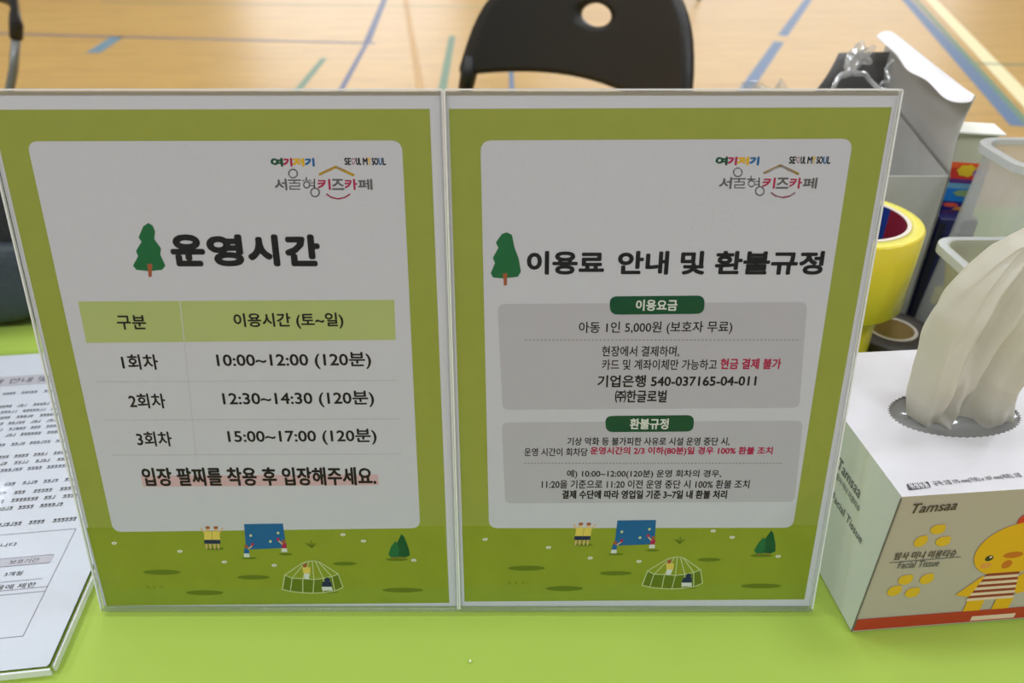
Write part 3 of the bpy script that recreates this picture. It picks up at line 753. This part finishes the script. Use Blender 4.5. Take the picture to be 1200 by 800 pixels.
strand([aty(999, 84, .74), aty(1018, 94, .735), aty(1040, 106, .73), aty(1062, 126, .725)], [.0022, .0016, .0014, .001], 'fold')
strand([aty(1046, 70, .80), aty(1040, 92, .79), aty(1032, 112, .78)], [.001, .0012, .001], 'fold')

# =================================================================  TAPE ROLLS
def circ3(a, b, c_):
    ax, ay, bx, by, cx, cy = a.x, a.y, b.x, b.y, c_.x, c_.y
    d = 2 * (ax * (by - cy) + bx * (cy - ay) + cx * (ay - by))
    ux = ((ax * ax + ay * ay) * (by - cy) + (bx * bx + by * by) * (cy - ay) + (cx * cx + cy * cy) * (ay - by)) / d
    uy = ((ax * ax + ay * ay) * (cx - bx) + (bx * bx + by * by) * (ax - cx) + (cx * cx + cy * cy) * (bx - ax)) / d
    return ux, uy, math.hypot(ax - ux, ay - uy)
yel = mat('yellow_tape', (214, 194, 42), .22, spec=.6, noise=.06, nscale=30, coat=.4)
yel2 = mat('yellow_tape_face', (226, 218, 92), .4, noise=.05, nscale=60)
corew = mat('core_edge', (220, 210, 196), .6); core_r = mat('core_red', (140, 30, 44), .45)
core_b = mat('core_blue', (28, 60, 140), .45, noise=.15, nscale=40); tanc = mat('core_tan', (196, 164, 116), .7)
def roll(label, cx, cy, z0, z1, R, r, side, face, cin, group=None):
    t = thing('tape_roll', label, 'tape roll', (cx, cy, T + z0), (0, 0, 0), group)
    H = z1 - z0; q = .0015
    G().lathe([(r + .003, 0), (R - q, 0), (R, q), (R, H - q), (R - q, H), (r + .003, H)], mi=[1, 0, 0, 0, 1, 1], n=96).out('tape', [side, face], t, smooth=True, autos=False)
    G().lathe([(r, 0), (r + .003, 0), (r + .003, H + .0006), (r, H + .0006)], n=72).out('core', corew, t)
    # printed paper lining of the core, red and blue halves
    g = G(); n = 72
    for k_ in range(n):
        a, b = 2 * math.pi * k_ / n, 2 * math.pi * (k_ + 1) / n; rr = r - .0002
        vs = [(rr * math.cos(a), rr * math.sin(a), .0), (rr * math.cos(b), rr * math.sin(b), .0), (rr * math.cos(b), rr * math.sin(b), H), (rr * math.cos(a), rr * math.sin(a), H)]
        g.add(vs, [(0, 1, 2, 3)], 0 if (k_ < 4 or k_ > 52) else 1)
    if cin: g.out('core_lining', cin, t, smooth=True)
    return t
zt, zm = .147, .079
RC = .058; TCX, TCY = .2655, .560
roll('upper of the two stacked yellow packing tape rolls, with a red and blue core', TCX, TCY, zm + .0005, zt, RC, .0445, yel, yel2, [core_r, core_b], 'stacked yellow tape rolls')
roll('lower of the two stacked yellow packing tape rolls, standing on the cloth', TCX - .009, TCY + .002, .0005, zm, RC - .007, .040, yel, yel2, [tanc, tanc], 'stacked yellow tape rolls')
dk = mat('dark_tape', (62, 58, 56), .4, noise=.08); dk2 = mat('dark_tape_face', (84, 78, 74), .5)
roll('dark grey tape roll lying flat on the cloth behind the yellow rolls', .3405, .583, .0005, .02, .038, .019, dk, dk2, [tanc, tanc])
bpy.data.objects['tape_roll.002'].location.x = .352; bpy.data.objects['tape_roll.002'].location.y = .598

# =================================================================  NAVY BOX AND COLOURFUL CARTON
nv = mat('navy_card', (26, 30, 84), .35, spec=.5, noise=.05); nvd = mat('navy_card_dark', (20, 22, 40), .4)
yb_ = mat('label_yellow', (214, 196, 40), .5); wht = mat('label_white', (214, 216, 206), .5)
NY = .640
a = aty(1060, 380, NY); topn = aty(1101, 256, NY).z - T
x0 = a.x + .0008; NW = .032
t = thing('navy_box', 'slim upright navy box beside the opened carton', 'box', (x0 + .001, NY, T), (0, 0, math.radians(-12)))
G().box((0, 0, 0), (NW, .026, topn)).out('box_body', nv, t, bevel=.0012)
G().box((.0, -.0004, .0), (.006, .0, topn - .004)).out('side_stripe', nvd, t)
G().box((.014, -.0005, .026), (.024, .0, .045)).out('yellow_label', yb_, t)
for zz in (.100, .094, .088): G().box((.014, -.0005, zz), (.028, .0, zz + .002)).out('print_line', mat('print_lilac', (110, 112, 170), .5), t)
t = thing('crayon_carton', 'tall carton with bright red and blue bands behind the navy box', 'box', (x0 + .0082, NY + .0275, T), (0, 0, math.radians(-12)))
CH = aty(1137, 155, NY + .028).z - T; CW = .034
G().box((0, 0, 0), (CW, .03, CH)).out('carton_body', mat('carton_beige', (196, 196, 172), .4), t, bevel=.0008)
def zpx(x, y): return aty(x, y, NY + .028).z - T
bands = [(196, 208, mat('band_red', (226, 50, 42), .35)), (189, 197, mat('band_orange', (238, 96, 40), .35)), (208, 213, mat('band_purple', (92, 40, 132), .35)), (213, 219, mat('band_sky', (110, 170, 206), .35)), (219, 234, mat('band_blue', (24, 128, 214), .35)), (234, 262, mat('band_navy', (34, 38, 130), .35))]
for y0, y1, m in bands:
    z1, z0 = zpx(1135, y0), zpx(1135, y1)
    G().box((-.0003, -.0004, z0), (CW + .0003, .0, z1)).out('colour_band', m, t)
for (px_, py_, rx, rz, m) in [(1131, 198, .0075, .005, mat('blot_yellow', (244, 206, 40), .4)), (1147, 200, .005, .004, mat('blot_violet', (176, 70, 220), .4)), (1128, 224, .009, .003, mat('blot_olive', (140, 170, 120), .4)), (1122, 243, .006, .003, mat('blot_orange', (226, 150, 60), .4)), (1140, 224, .004, .003, yb_), (1112, 238, .006, .002, mat('blot_coral', (230, 90, 70), .4))]:
    p = aty(px_, py_, NY + .028); g = G()
    X, Z = p.x - x0 - .0082, p.z - T; n = 14
    X = min(max(X, rx + .001), CW - rx - .001)
    g.add([(X + rx * math.cos(2 * math.pi * k / n) * (1 + .2 * (k % 2)), -.0008, Z + rz * math.sin(2 * math.pi * k / n) * (1 + .2 * (k % 2))) for k in range(n)], [tuple(range(n))], 0)
    g.out('printed_picture', m, t)
G().box((-.0002, -.004, CH), (CW + .004, .03, CH + .002)).out('lid_flap', mat('flap_white', (240, 242, 232), .4), t, bevel=.0005)

# =================================================================  TRANSLUCENT CONTAINERS
pp = clear_mat('frosted_plastic', (248, 249, 250), .04, .25, milk=.32, milk_rgb=(228, 229, 232))
pp2 = clear_mat('frosted_plastic_warm', (238, 238, 228), .04, .25, milk=.45, milk_rgb=(216, 214, 196))
rimm = clear_mat('frosted_rim', (240, 243, 243), .08, .2, milk=.7, milk_rgb=(232, 236, 238))
def rr(hx, hy, r, n=8):
    p = []
    for cx_, cy_, a0 in ((hx - r, hy - r, 0), (-hx + r, hy - r, 90), (-hx + r, -hy + r, 180), (hx - r, -hy + r, 270)):
        for k in range(n + 1):
            a = math.radians(a0 + 90 * k / n); p.append((cx_ + r * math.cos(a), cy_ + r * math.sin(a)))
    return p
def bin_(label, cx, cy, hx, hy, H, taper, r, body, ribs, rz=0, warm=False):
    t = thing('plastic_container', label, 'container', (cx, cy, T + .0005), (0, 0, rz))
    top = rr(hx, hy, r); bot = rr(hx - taper, hy - taper, r * .8); n = len(top); g = G()
    g.grid(lambda u, v: (bot[int(round(u * n)) % n][0] * (1 - v) + top[int(round(u * n)) % n][0] * v, bot[int(round(u * n)) % n][1] * (1 - v) + top[int(round(u * n)) % n][1] * v, .001 + v * (H - .001)), n, 6, wrap=True)
    g.add([(x, y, .001) for x, y in bot], [tuple(range(n))]); g.out('body', body, t, smooth=False, solid=.0014)
    g = G(); o2 = rr(hx + .006, hy + .006, r + .004); i2 = rr(hx - .001, hy - .001, r)
    g.grid(lambda u, v: ((i2, o2, o2, i2)[int(round(v * 3))][int(round(u * n)) % n] + ((H, H, H - .007, H - .004)[int(round(v * 3))],)), n, 3, wrap=True)
    g.out('rim', rimm, t, smooth=False, bevel=.0006)
    for k in range(ribs):
        x = -hx * .8 + 1.6 * hx * k / max(1, ribs - 1)
        G().tube([(x, -hy + .001, H - .01), (x * .97, -hy + taper, .004)], .0016, 8).out('rib', rimm, t, smooth=True)
    return t
bin_('tall frosted plastic container with a rounded rim, behind the tissue box', .479, .598, .082, .036, .186, -.008, .02, pp, 0)
bin_('low frosted plastic container, directly behind the tissue box', .392, .508, .058, .032, .136, .022, .014, pp2, 5)

# =================================================================  TISSUE BOX
h = .1082; TW, TD = .137, .133; trot = math.radians(5.0)
base = on(998, 740)
t = thing('tissue_box', 'white tissue box with a yellow chick, standing right of the signs', 'tissue box', (base.x, base.y, T), (0, 0, trot))
bxw = mat('box_card_white', (206, 206, 210), .35, spec=.5); slot = mat('box_inside', (140, 140, 140), .8)
# top with an oval opening, toothed like a torn perforation
oc = Matrix.Rotation(-trot, 3, 'Z') @ (on(1118, 484, h) - Vector((base.x, base.y, T))); ocx, ocy = oc.x, oc.y
pL = Matrix.Rotation(-trot, 3, 'Z') @ (on(1039, 480, h) - Vector((base.x, base.y, T))); pB = Matrix.Rotation(-trot, 3, 'Z') @ (on(1113, 513.5, h) - Vector((base.x, base.y, T)))
orx, ory = abs(ocx - pL.x), abs(ocy - pB.y)
NT = 240
def oval(k, out=0):
    a = 2 * math.pi * k / NT; q = 1 + (.03 if (k // 2) % 2 else 0) + out
    return (ocx + orx * q * math.cos(a), ocy + ory * q * math.sin(a))
def rect(k):
    a = 2 * math.pi * k / NT; dx, dy = math.cos(a), math.sin(a); best = 9
    if dx > 1e-6: best = min(best, (TW - ocx) / dx)
    if dx < -1e-6: best = min(best, -ocx / dx)
    if dy > 1e-6: best = min(best, (TD - ocy) / dy)
    if dy < -1e-6: best = min(best, -ocy / dy)
    return (ocx + dx * best, ocy + dy * best)
g = G()
angs = set(range(NT))
ring = [rect(k) for k in range(NT)]
for cx_, cy_ in ((0, 0), (TW, 0), (TW, TD), (0, TD)):
    i = min(range(NT), key=lambda k: (ring[k][0] - cx_) ** 2 + (ring[k][1] - cy_) ** 2); ring[i] = (cx_, cy_)
g.grid(lambda u, v: (oval(int(round(u * NT)) % NT) + (h,)) if v < .5 else (ring[int(round(u * NT)) % NT] + (h,)), NT, 1, wrap=True)
g.out('top_panel', bxw, t)
g = G(); g.grid(lambda u, v: (oval(int(round(u * NT)) % NT) if v > .5 else oval(int(round(u * NT)) % NT, -.0)) + (h - .0006 + .0006 * v,), NT, 1, wrap=True); g.out('opening_edge', mat('torn_card', (205, 203, 200), .8), t)
def panel(nm, pts, m, bulge=(0, 0, 0)):
    g = G(); P0, P1, P2, P3_ = [Vector(p) for p in pts]; B_ = Vector(bulge)
    g.grid(lambda u, v: P0.lerp(P1, u).lerp(P3_.lerp(P2, u), v) + B_ * math.sin(math.pi * u) * math.sin(math.pi * v), 10, 10)
    return g.out(nm, m, t, smooth=True)
panel('front_panel', [(0, 0, 0), (TW, 0, 0), (TW, 0, h), (0, 0, h)], mat('box_front_shaded_cream', (182, 171, 162), .4, spec=.4))  # cream front panel, its shade put partly into the base colour
panel('left_panel', [(0, TD, 0), (0, 0, 0), (0, 0, h), (0, TD, h)], mat('box_side_white', (206, 212, 210), .35, spec=.5))
panel('right_panel', [(TW, 0, 0), (TW, TD, 0), (TW, TD, h), (TW, 0, h)], MC['box_side_white'])
panel('back_panel', [(TW, TD, 0), (0, TD, 0), (0, TD, h), (TW, TD, h)], MC['box_side_white'])
G().box((.001, .001, .0005), (TW - .001, TD - .001, .0015)).out('bottom_panel', slot, t)
G().box((.002, .002, h * .3), (TW - .002, TD - .002, h * .80)).out('tissue_stack', mat('tissue_stack_white', (225, 223, 216), .9, bump=.4, bscale=60), t)
# clear film inside the opening, rising to the slit the tissue comes through
def mf(u, v):
    a = 2 * math.pi * u; x, y = 1.03 * v * math.cos(a), 1.03 * v * math.sin(a)
    z = h - .0012 - .0065 * (1 - v * v) + .004 * math.exp(-(y / .16) ** 2) * (1 - v) + .0012 * math.sin(x * 9) * (1 - v)
    return (ocx + orx * x, ocy + ory * y, z)
G().grid(mf, 72, 24, wrap=True).out('dispensing_film', clear_mat('grey_film', (225, 226, 226), .07, .12, milk=.72, milk_rgb=(196, 196, 194), lw=.5), t, smooth=True)
# thin grey-brown seam down the near edge
G().tube([(-.0003, -.0003, .001), (-.0003, -.0003, h - .0008)], .0005, 8).out('edge_seam', mat('seam_grey', (110, 106, 98), .7), t)
RT = Matrix.Rotation(trot, 3, 'Z'); BV = Vector((base.x, base.y, T))
invt = (Matrix.Translation(BV) @ RT.to_4x4()).inverted()
FM = [MC['box_front_shaded_cream'], mat('chick_yellow', (226, 172, 22), .5), mat('petal_yellow', (220, 178, 40), .5), mat('print_red', (178, 46, 32), .5), mat('ink_dark_brown', (74, 58, 48), .6),
      mat('comb_red', (206, 44, 36), .5), mat('cheek_pink', (222, 150, 70), .6), mat('beak_orange', (196, 104, 24), .5), mat('stripe_maroon', (140, 44, 38), .5), mat('stripe_cream', (228, 200, 180), .5), mat('ink_mid_grey', (92, 92, 94), .6), mat('badge_dark', (70, 70, 74), .6), bxw, mat('eye_black', (26, 22, 20), .3)]
K = Ink(BV + RT @ Vector((0, -.0002, 0)), RT @ Vector((1, 0, 0)), Vector((0, 0, 1)), invt)
def loc_front(x, y): return K.uv(x, y)
kf = 'front_print'
# red foot band across the whole front
vt = K.uv(1003, 727)[1]
K.put(kf, [(.0006, .0012), (TW - .0006, .0012), (TW - .0006, vt + .0012), (.0006, vt + .001)], [(0, 1, 2, 3)], 3, 1)
K.put(kf, [(.0725, .0022), (.1, .0022), (.1, .0062), (.0725, .0062)], [(0, 1, 2, 3)], 9, 2.5)
K.text('maker_mark', 'Tamsaa', 1068, 1123, 596, 10.5, 4, 3, dy=-5, bold=.0001, skew=.04)
for x, y, r in [(1099, 620, .4), (1079, 634, -.6), (1105, 634, .3), (1061, 679, .2), (1086, 678, -.3), (1048, 692, -.2), (1069, 694, .15)]:
    K.ell(kf, x, y, 9, 5.4, 2, 2, 16, -.35 + r * .3); K.ell(kf, x + 5, y - 3, 4.5, 3, 2, 2.1, 12, -.6 + r)
K.text(kf, '탐사 미니 미용티슈', 1049, 1121, 651.5, 8, 4, 3, dy=-4, bold=.0001)
K.line(kf, [(1042, 659), (1126, 652)], .8, 10, 3, False)
K.text(kf, 'Facial Tissue', 1053, 1101, 662, 7.5, 10, 3, dy=-3, bold=.00005)
K.build(FM, t)
# chick, drawn in metres on the front face
C0 = K.uv(1195, 645); Q = Ink(K.P, K.U, K.V, K.inv)
def eu(cx_, cy_, rx, ry, mi, lay, rot=0, n=40, a0=0, a1=2 * math.pi):
    c_, s_ = math.cos(rot), math.sin(rot); p = []
    for k in range(n):
        a = a0 + (a1 - a0) * k / n; x, y = rx * math.cos(a), ry * math.sin(a); p.append((cx_ + x * c_ - y * s_, cy_ + x * s_ + y * c_))
    Q.put('chick_print', p, [tuple(range(n))], mi, lay)
ub = lambda x, y: K.uv(x, y)
hl = ub(1141, 652); ht_ = ub(1192, 614); hb_ = ub(1160, 671)
hx_ = TW * .72
hx_ = ub(1192, 640)[0]; rX = hx_ - hl[0]; cyh = (ht_[1] + ub(1165, 673)[1]) / 2; rY = (ht_[1] - ub(1165, 673)[1]) / 2
eu(hx_, cyh, rX, rY * 1.06, 1, 3)
for dx_ in (-.002, .006): eu(hx_ + dx_, cyh + rY * 1.13, .0052, .0058, 5, 2.5)
for sx in (-1, 1):
    ex, ey = ub(1159, 653.5); ex = hx_ + sx * (hx_ - ex)
    eu(ex, ey, .0024, .0024, 13, 4, n=20); eu(ex + .0006, ey + .0009, .0009, .0008, 9, 4.5, n=12); eu(ex, ey - .006, .0034, .0022, 6, 3.6, n=20)
bx_, by_ = ub(1190, 648); bx_ = hx_
eu(bx_, by_ - .001, .0058, .0026, 7, 4); eu(bx_ - .001, by_ - .0085, .003, .0034, 7, 3.9)
# jersey
sh0, sh1 = ub(1156, 673), ub(1131, 704)
yt, yb2 = sh0[1] + .001, sh1[1]; wt, wb = hx_ - sh0[0], hx_ - sh1[0]
NB = 10
for k in range(NB):
    va, vb = yt + (yb2 - yt) * k / NB, yt + (yb2 - yt) * (k + 1) / NB
    wa, wb_ = wt + (wb - wt) * k / NB, wt + (wb - wt) * (k + 1) / NB
    Q.put('chick_print', [(hx_ - wa, va), (hx_ + wa * .9, va), (hx_ + wb_ * .9, vb), (hx_ - wb_, vb)], [(0, 1, 2, 3)], 8 if k % 2 == 0 else 9, 3.3)
for sx in (-1, 1):                        # wings and feet
    a_, b_, c_ = ub(1152, 674), ub(1119, 697), ub(1135, 699)
    f_ = lambda p: (p[0], p[1]) if sx < 0 else (2 * hx_ - p[0], p[1])
    Q.put('chick_print', [f_(a_), f_((b_[0], b_[1])), f_((c_[0], c_[1])), f_((a_[0] + .006, a_[1] - .01))], [(0, 1, 2, 3)], 1, 3.1)
    fa, fb = hx_ - ub(1133, 705)[0], hx_ - ub(1154, 702)[0]
    Q.put('chick_print', [(hx_ + sx * fa, yb2 + .0005), (hx_ + sx * fb, yb2 + .0005), (hx_ + sx * fb, vt + .0012), (hx_ + sx * fa, vt + .0012)], [(0, 1, 2, 3)], 1, 3.1)
Q.build(FM, t)
# side print reading down the left face, and the small print along the top edge
S = Ink(BV + RT @ Vector((-.0002, 0, 0)), RT @ Vector((0, -1, 0)), Vector((0, 0, 1)), invt)
def st(body, u0, u1, v, hh, mi, b=.0002):
    vs, fs = glyphs(body)
    for i, (ox, oy) in enumerate([(b, 0), (-b, 0), (0, b)]):
        S.put('side_print', [(u0 + (u1 - u0) * x + ox, v + (y - .5) * hh + oy) for x, y in vs], fs, mi, 3 + i * .02)
for body, a_, b_, hh in (('Tamsaa', (983, 540), (1008, 580), .0075), ('탐사 미니 미용티슈', (981, 556), (1007, 598), .0045), ('Facial Tissue', (976, 579), (1010, 634), .0055)):
    ua, ub_ = S.uv(*a_), S.uv(*b_); st(body, ua[0], ub_[0], (ua[1] + ub_[1]) / 2, hh, 10, .00005)
S.build(FM, t)
U2 = Ink(BV + Vector((0, 0, h + .0002)), RT @ Vector((1, 0, 0)), RT @ Vector((0, 1, 0)), invt)
U2.rrect('top_print', (1062, 567), (1087.5, 564), (1091, 571), (1065, 574.5), .001, 11, 2)
U2.text('top_print', '위생용품', 1066, 1087, 570, 5.6, 12, 3, dy=-2.4, bold=.00012)
U2.text('top_print', '규격: 2겹 175 mm(가로) x 107 mm(세로), 2겹', 1094, 1196, 567, 5.2, 10, 3, dy=-10.5, bold=.00006)
U2.build(FM, t)

# =================================================================  THE TISSUE STANDING IN THE OPENING
tis = bpy.data.materials.new('tissue_paper'); tis.use_nodes = True; nt = tis.node_tree; nt.nodes.clear()
o_ = nt.nodes.new('ShaderNodeOutputMaterial'); df = nt.nodes.new('ShaderNodeBsdfDiffuse'); df.inputs[0].default_value = lin((226, 224, 214))
tl_ = nt.nodes.new('ShaderNodeBsdfTranslucent'); tl_.inputs[0].default_value = lin((226, 224, 212)); tp = nt.nodes.new('ShaderNodeBsdfTransparent')
mA = nt.nodes.new('ShaderNodeMixShader'); mA.inputs[0].default_value = .4; mB = nt.nodes.new('ShaderNodeMixShader'); mB.inputs[0].default_value = .1
nz = nt.nodes.new('ShaderNodeTexNoise'); nz.inputs['Scale'].default_value = 500; tc = nt.nodes.new('ShaderNodeTexCoord'); bp = nt.nodes.new('ShaderNodeBump'); bp.inputs['Strength'].default_value = .25; bp.inputs['Distance'].default_value = .0006
nt.links.new(tc.outputs['Object'], nz.inputs['Vector']); nt.links.new(nz.outputs['Fac'], bp.inputs['Height']); nt.links.new(bp.outputs[0], df.inputs['Normal'])
nt.links.new(df.outputs[0], mA.inputs[1]); nt.links.new(tl_.outputs[0], mA.inputs[2]); nt.links.new(mA.outputs[0], mB.inputs[1]); nt.links.new(tp.outputs[0], mB.inputs[2]); nt.links.new(mB.outputs[0], o_.inputs[0])
oW = BV + RT @ Vector((ocx, ocy, 0)); Y0t = oW.y
rowsL = [(1080, 500), (1063, 488), (1062, 464), (1070, 432), (1082, 396), (1096, 366), (1120, 332), (1150, 306), (1182, 284), (1210, 272), (1232, 264), (1246, 260)]
rowsR = [(1160, 501), (1181, 488), (1180, 466), (1184, 440), (1200, 404), (1222, 372), (1244, 340), (1258, 312), (1266, 290), (1268, 276), (1264, 266), (1256, 261)]
th_ = [.002, .006, .012, .019, .020, .020, .018, .015, .011, .007, .004, .002]
cen = []
for a_, b_ in zip(rowsL, rowsR): cen.append((aty(a_[0], a_[1], Y0t), aty(b_[0], b_[1], Y0t)))
NR = len(cen) - 1
def row(v):
    s = v * NR; i = min(int(s), NR - 1); f = s - i
    return cen[i][0].lerp(cen[i + 1][0], f), cen[i][1].lerp(cen[i + 1][1], f), th_[i] * (1 - f) + th_[i + 1] * f
def tf(u, v):
    A, B_, d_ = row(v); a = 2 * math.pi * u; c_ = (A + B_) / 2; hw = (B_ - A) / 2
    env = min(1, .25 + v * 2.2) * (1 - .5 * v)
    p = c_ + hw * math.cos(a)
    dep = -math.sin(a) * d_
    x_ = math.cos(a)
    fold = .008 * math.sin(x_ * 4.2 + v * 3.1 + .6) + .0035 * math.sin(x_ * 10 - v * 5) - .013 * math.exp(-((x_ - (.05 + .5 * v)) / .16) ** 2) * math.exp(-((v - .1) / .28) ** 2) * -1
    fold += .006 * math.exp(-((x_ + .45 - .7 * v) / .09) ** 2)
    p.y += dep * (1 if math.sin(a) < 0 else .9) + fold * env
    p += mn.noise_vector(p * 22) * .005 * env + mn.noise_vector(p * 60) * .0016 * env
    p.z = max(p.z, T + h - .0075)
    p.y += .0022 * math.sin(x_ * 21 + 5 * v + 2 * math.sin(v * 6)) * min(1, v * 4) * (1 - .4 * v) + .0035 * math.sin(x_ * 13 + 3) * max(0, 1 - v * 7)
    return p - oW
tt = thing('tissue', 'white tissue sheet pulled up out of the tissue box', 'tissue', oW)
g = G(); g.grid(tf, 128, 70, wrap=True); g.out('sheet', tis, tt, smooth=True, subd=1)

# tiny crumb on the cloth
cr_ = on(551, 775); bm = bmesh.new(); bmesh.ops.create_icosphere(bm, subdivisions=2, radius=.0009)
for v in bm.verts: v.co += mn.noise_vector(v.co * 900) * .0003
me = bpy.data.meshes.new('crumb'); bm.to_mesh(me); bm.free(); me.materials.append(mat('crumb_white', (230, 236, 190), .5))
o = bpy.data.objects.new('crumb', me); COL.objects.link(o); o.location = (cr_.x, cr_.y, T + .0006)
tag(o, 'tiny pale crumb on the green cloth in front of the signs', 'crumb')

# =================================================================  LIGHTS, CAMERA
def area(x, y, z, sx, sy, w, col=(.86, .94, 1.06), rot=(0, 0, 0)):
    l = bpy.data.lights.new('hall_lamp', 'AREA'); l.shape = 'RECTANGLE'; l.size = sx; l.size_y = sy; l.energy = w; l.color = col
    o = bpy.data.objects.new('hall_lamp', l); COL.objects.link(o); o.location = (x, y, z); o.rotation_euler = rot; return o
for x in (-7.5, -2.5, 2.5, 7.5):
    for y in (-4, 1.5, 7, 13): area(x, y, HZ - .1, 1.6, 1.0, 230 if y < 0 else 125)
w = bpy.data.worlds.new('world'); SC.world = w; w.use_nodes = True
w.node_tree.nodes['Background'].inputs[0].default_value = (.8, .85, .9, 1); w.node_tree.nodes['Background'].inputs[1].default_value = .3
cam = bpy.data.cameras.new('camera'); co = bpy.data.objects.new('camera', cam); COL.objects.link(co)
cam.sensor_width = 36; cam.lens = 36 * F / 1200; cam.clip_start = .02; cam.clip_end = 60
co.location = (0, 0, T + CZ); co.rotation_euler = (math.radians(90) - PITCH, 0, 0)
cam.dof.use_dof = True; cam.dof.focus_distance = .42; cam.dof.aperture_fstop = 9.0
SC.camera = co
SC.view_settings.view_transform = 'Standard'; SC.view_settings.look = 'None'; SC.view_settings.gamma = 1
SC.view_settings.use_curve_mapping = False
SC.view_settings.exposure = -0.3
SC.cycles.use_denoising = True
SC.cycles.max_bounces = 10; SC.cycles.transparent_max_bounces = 24; SC.cycles.caustics_reflective = False; SC.cycles.caustics_refractive = False
SC.cycles.sample_clamp_indirect = 6
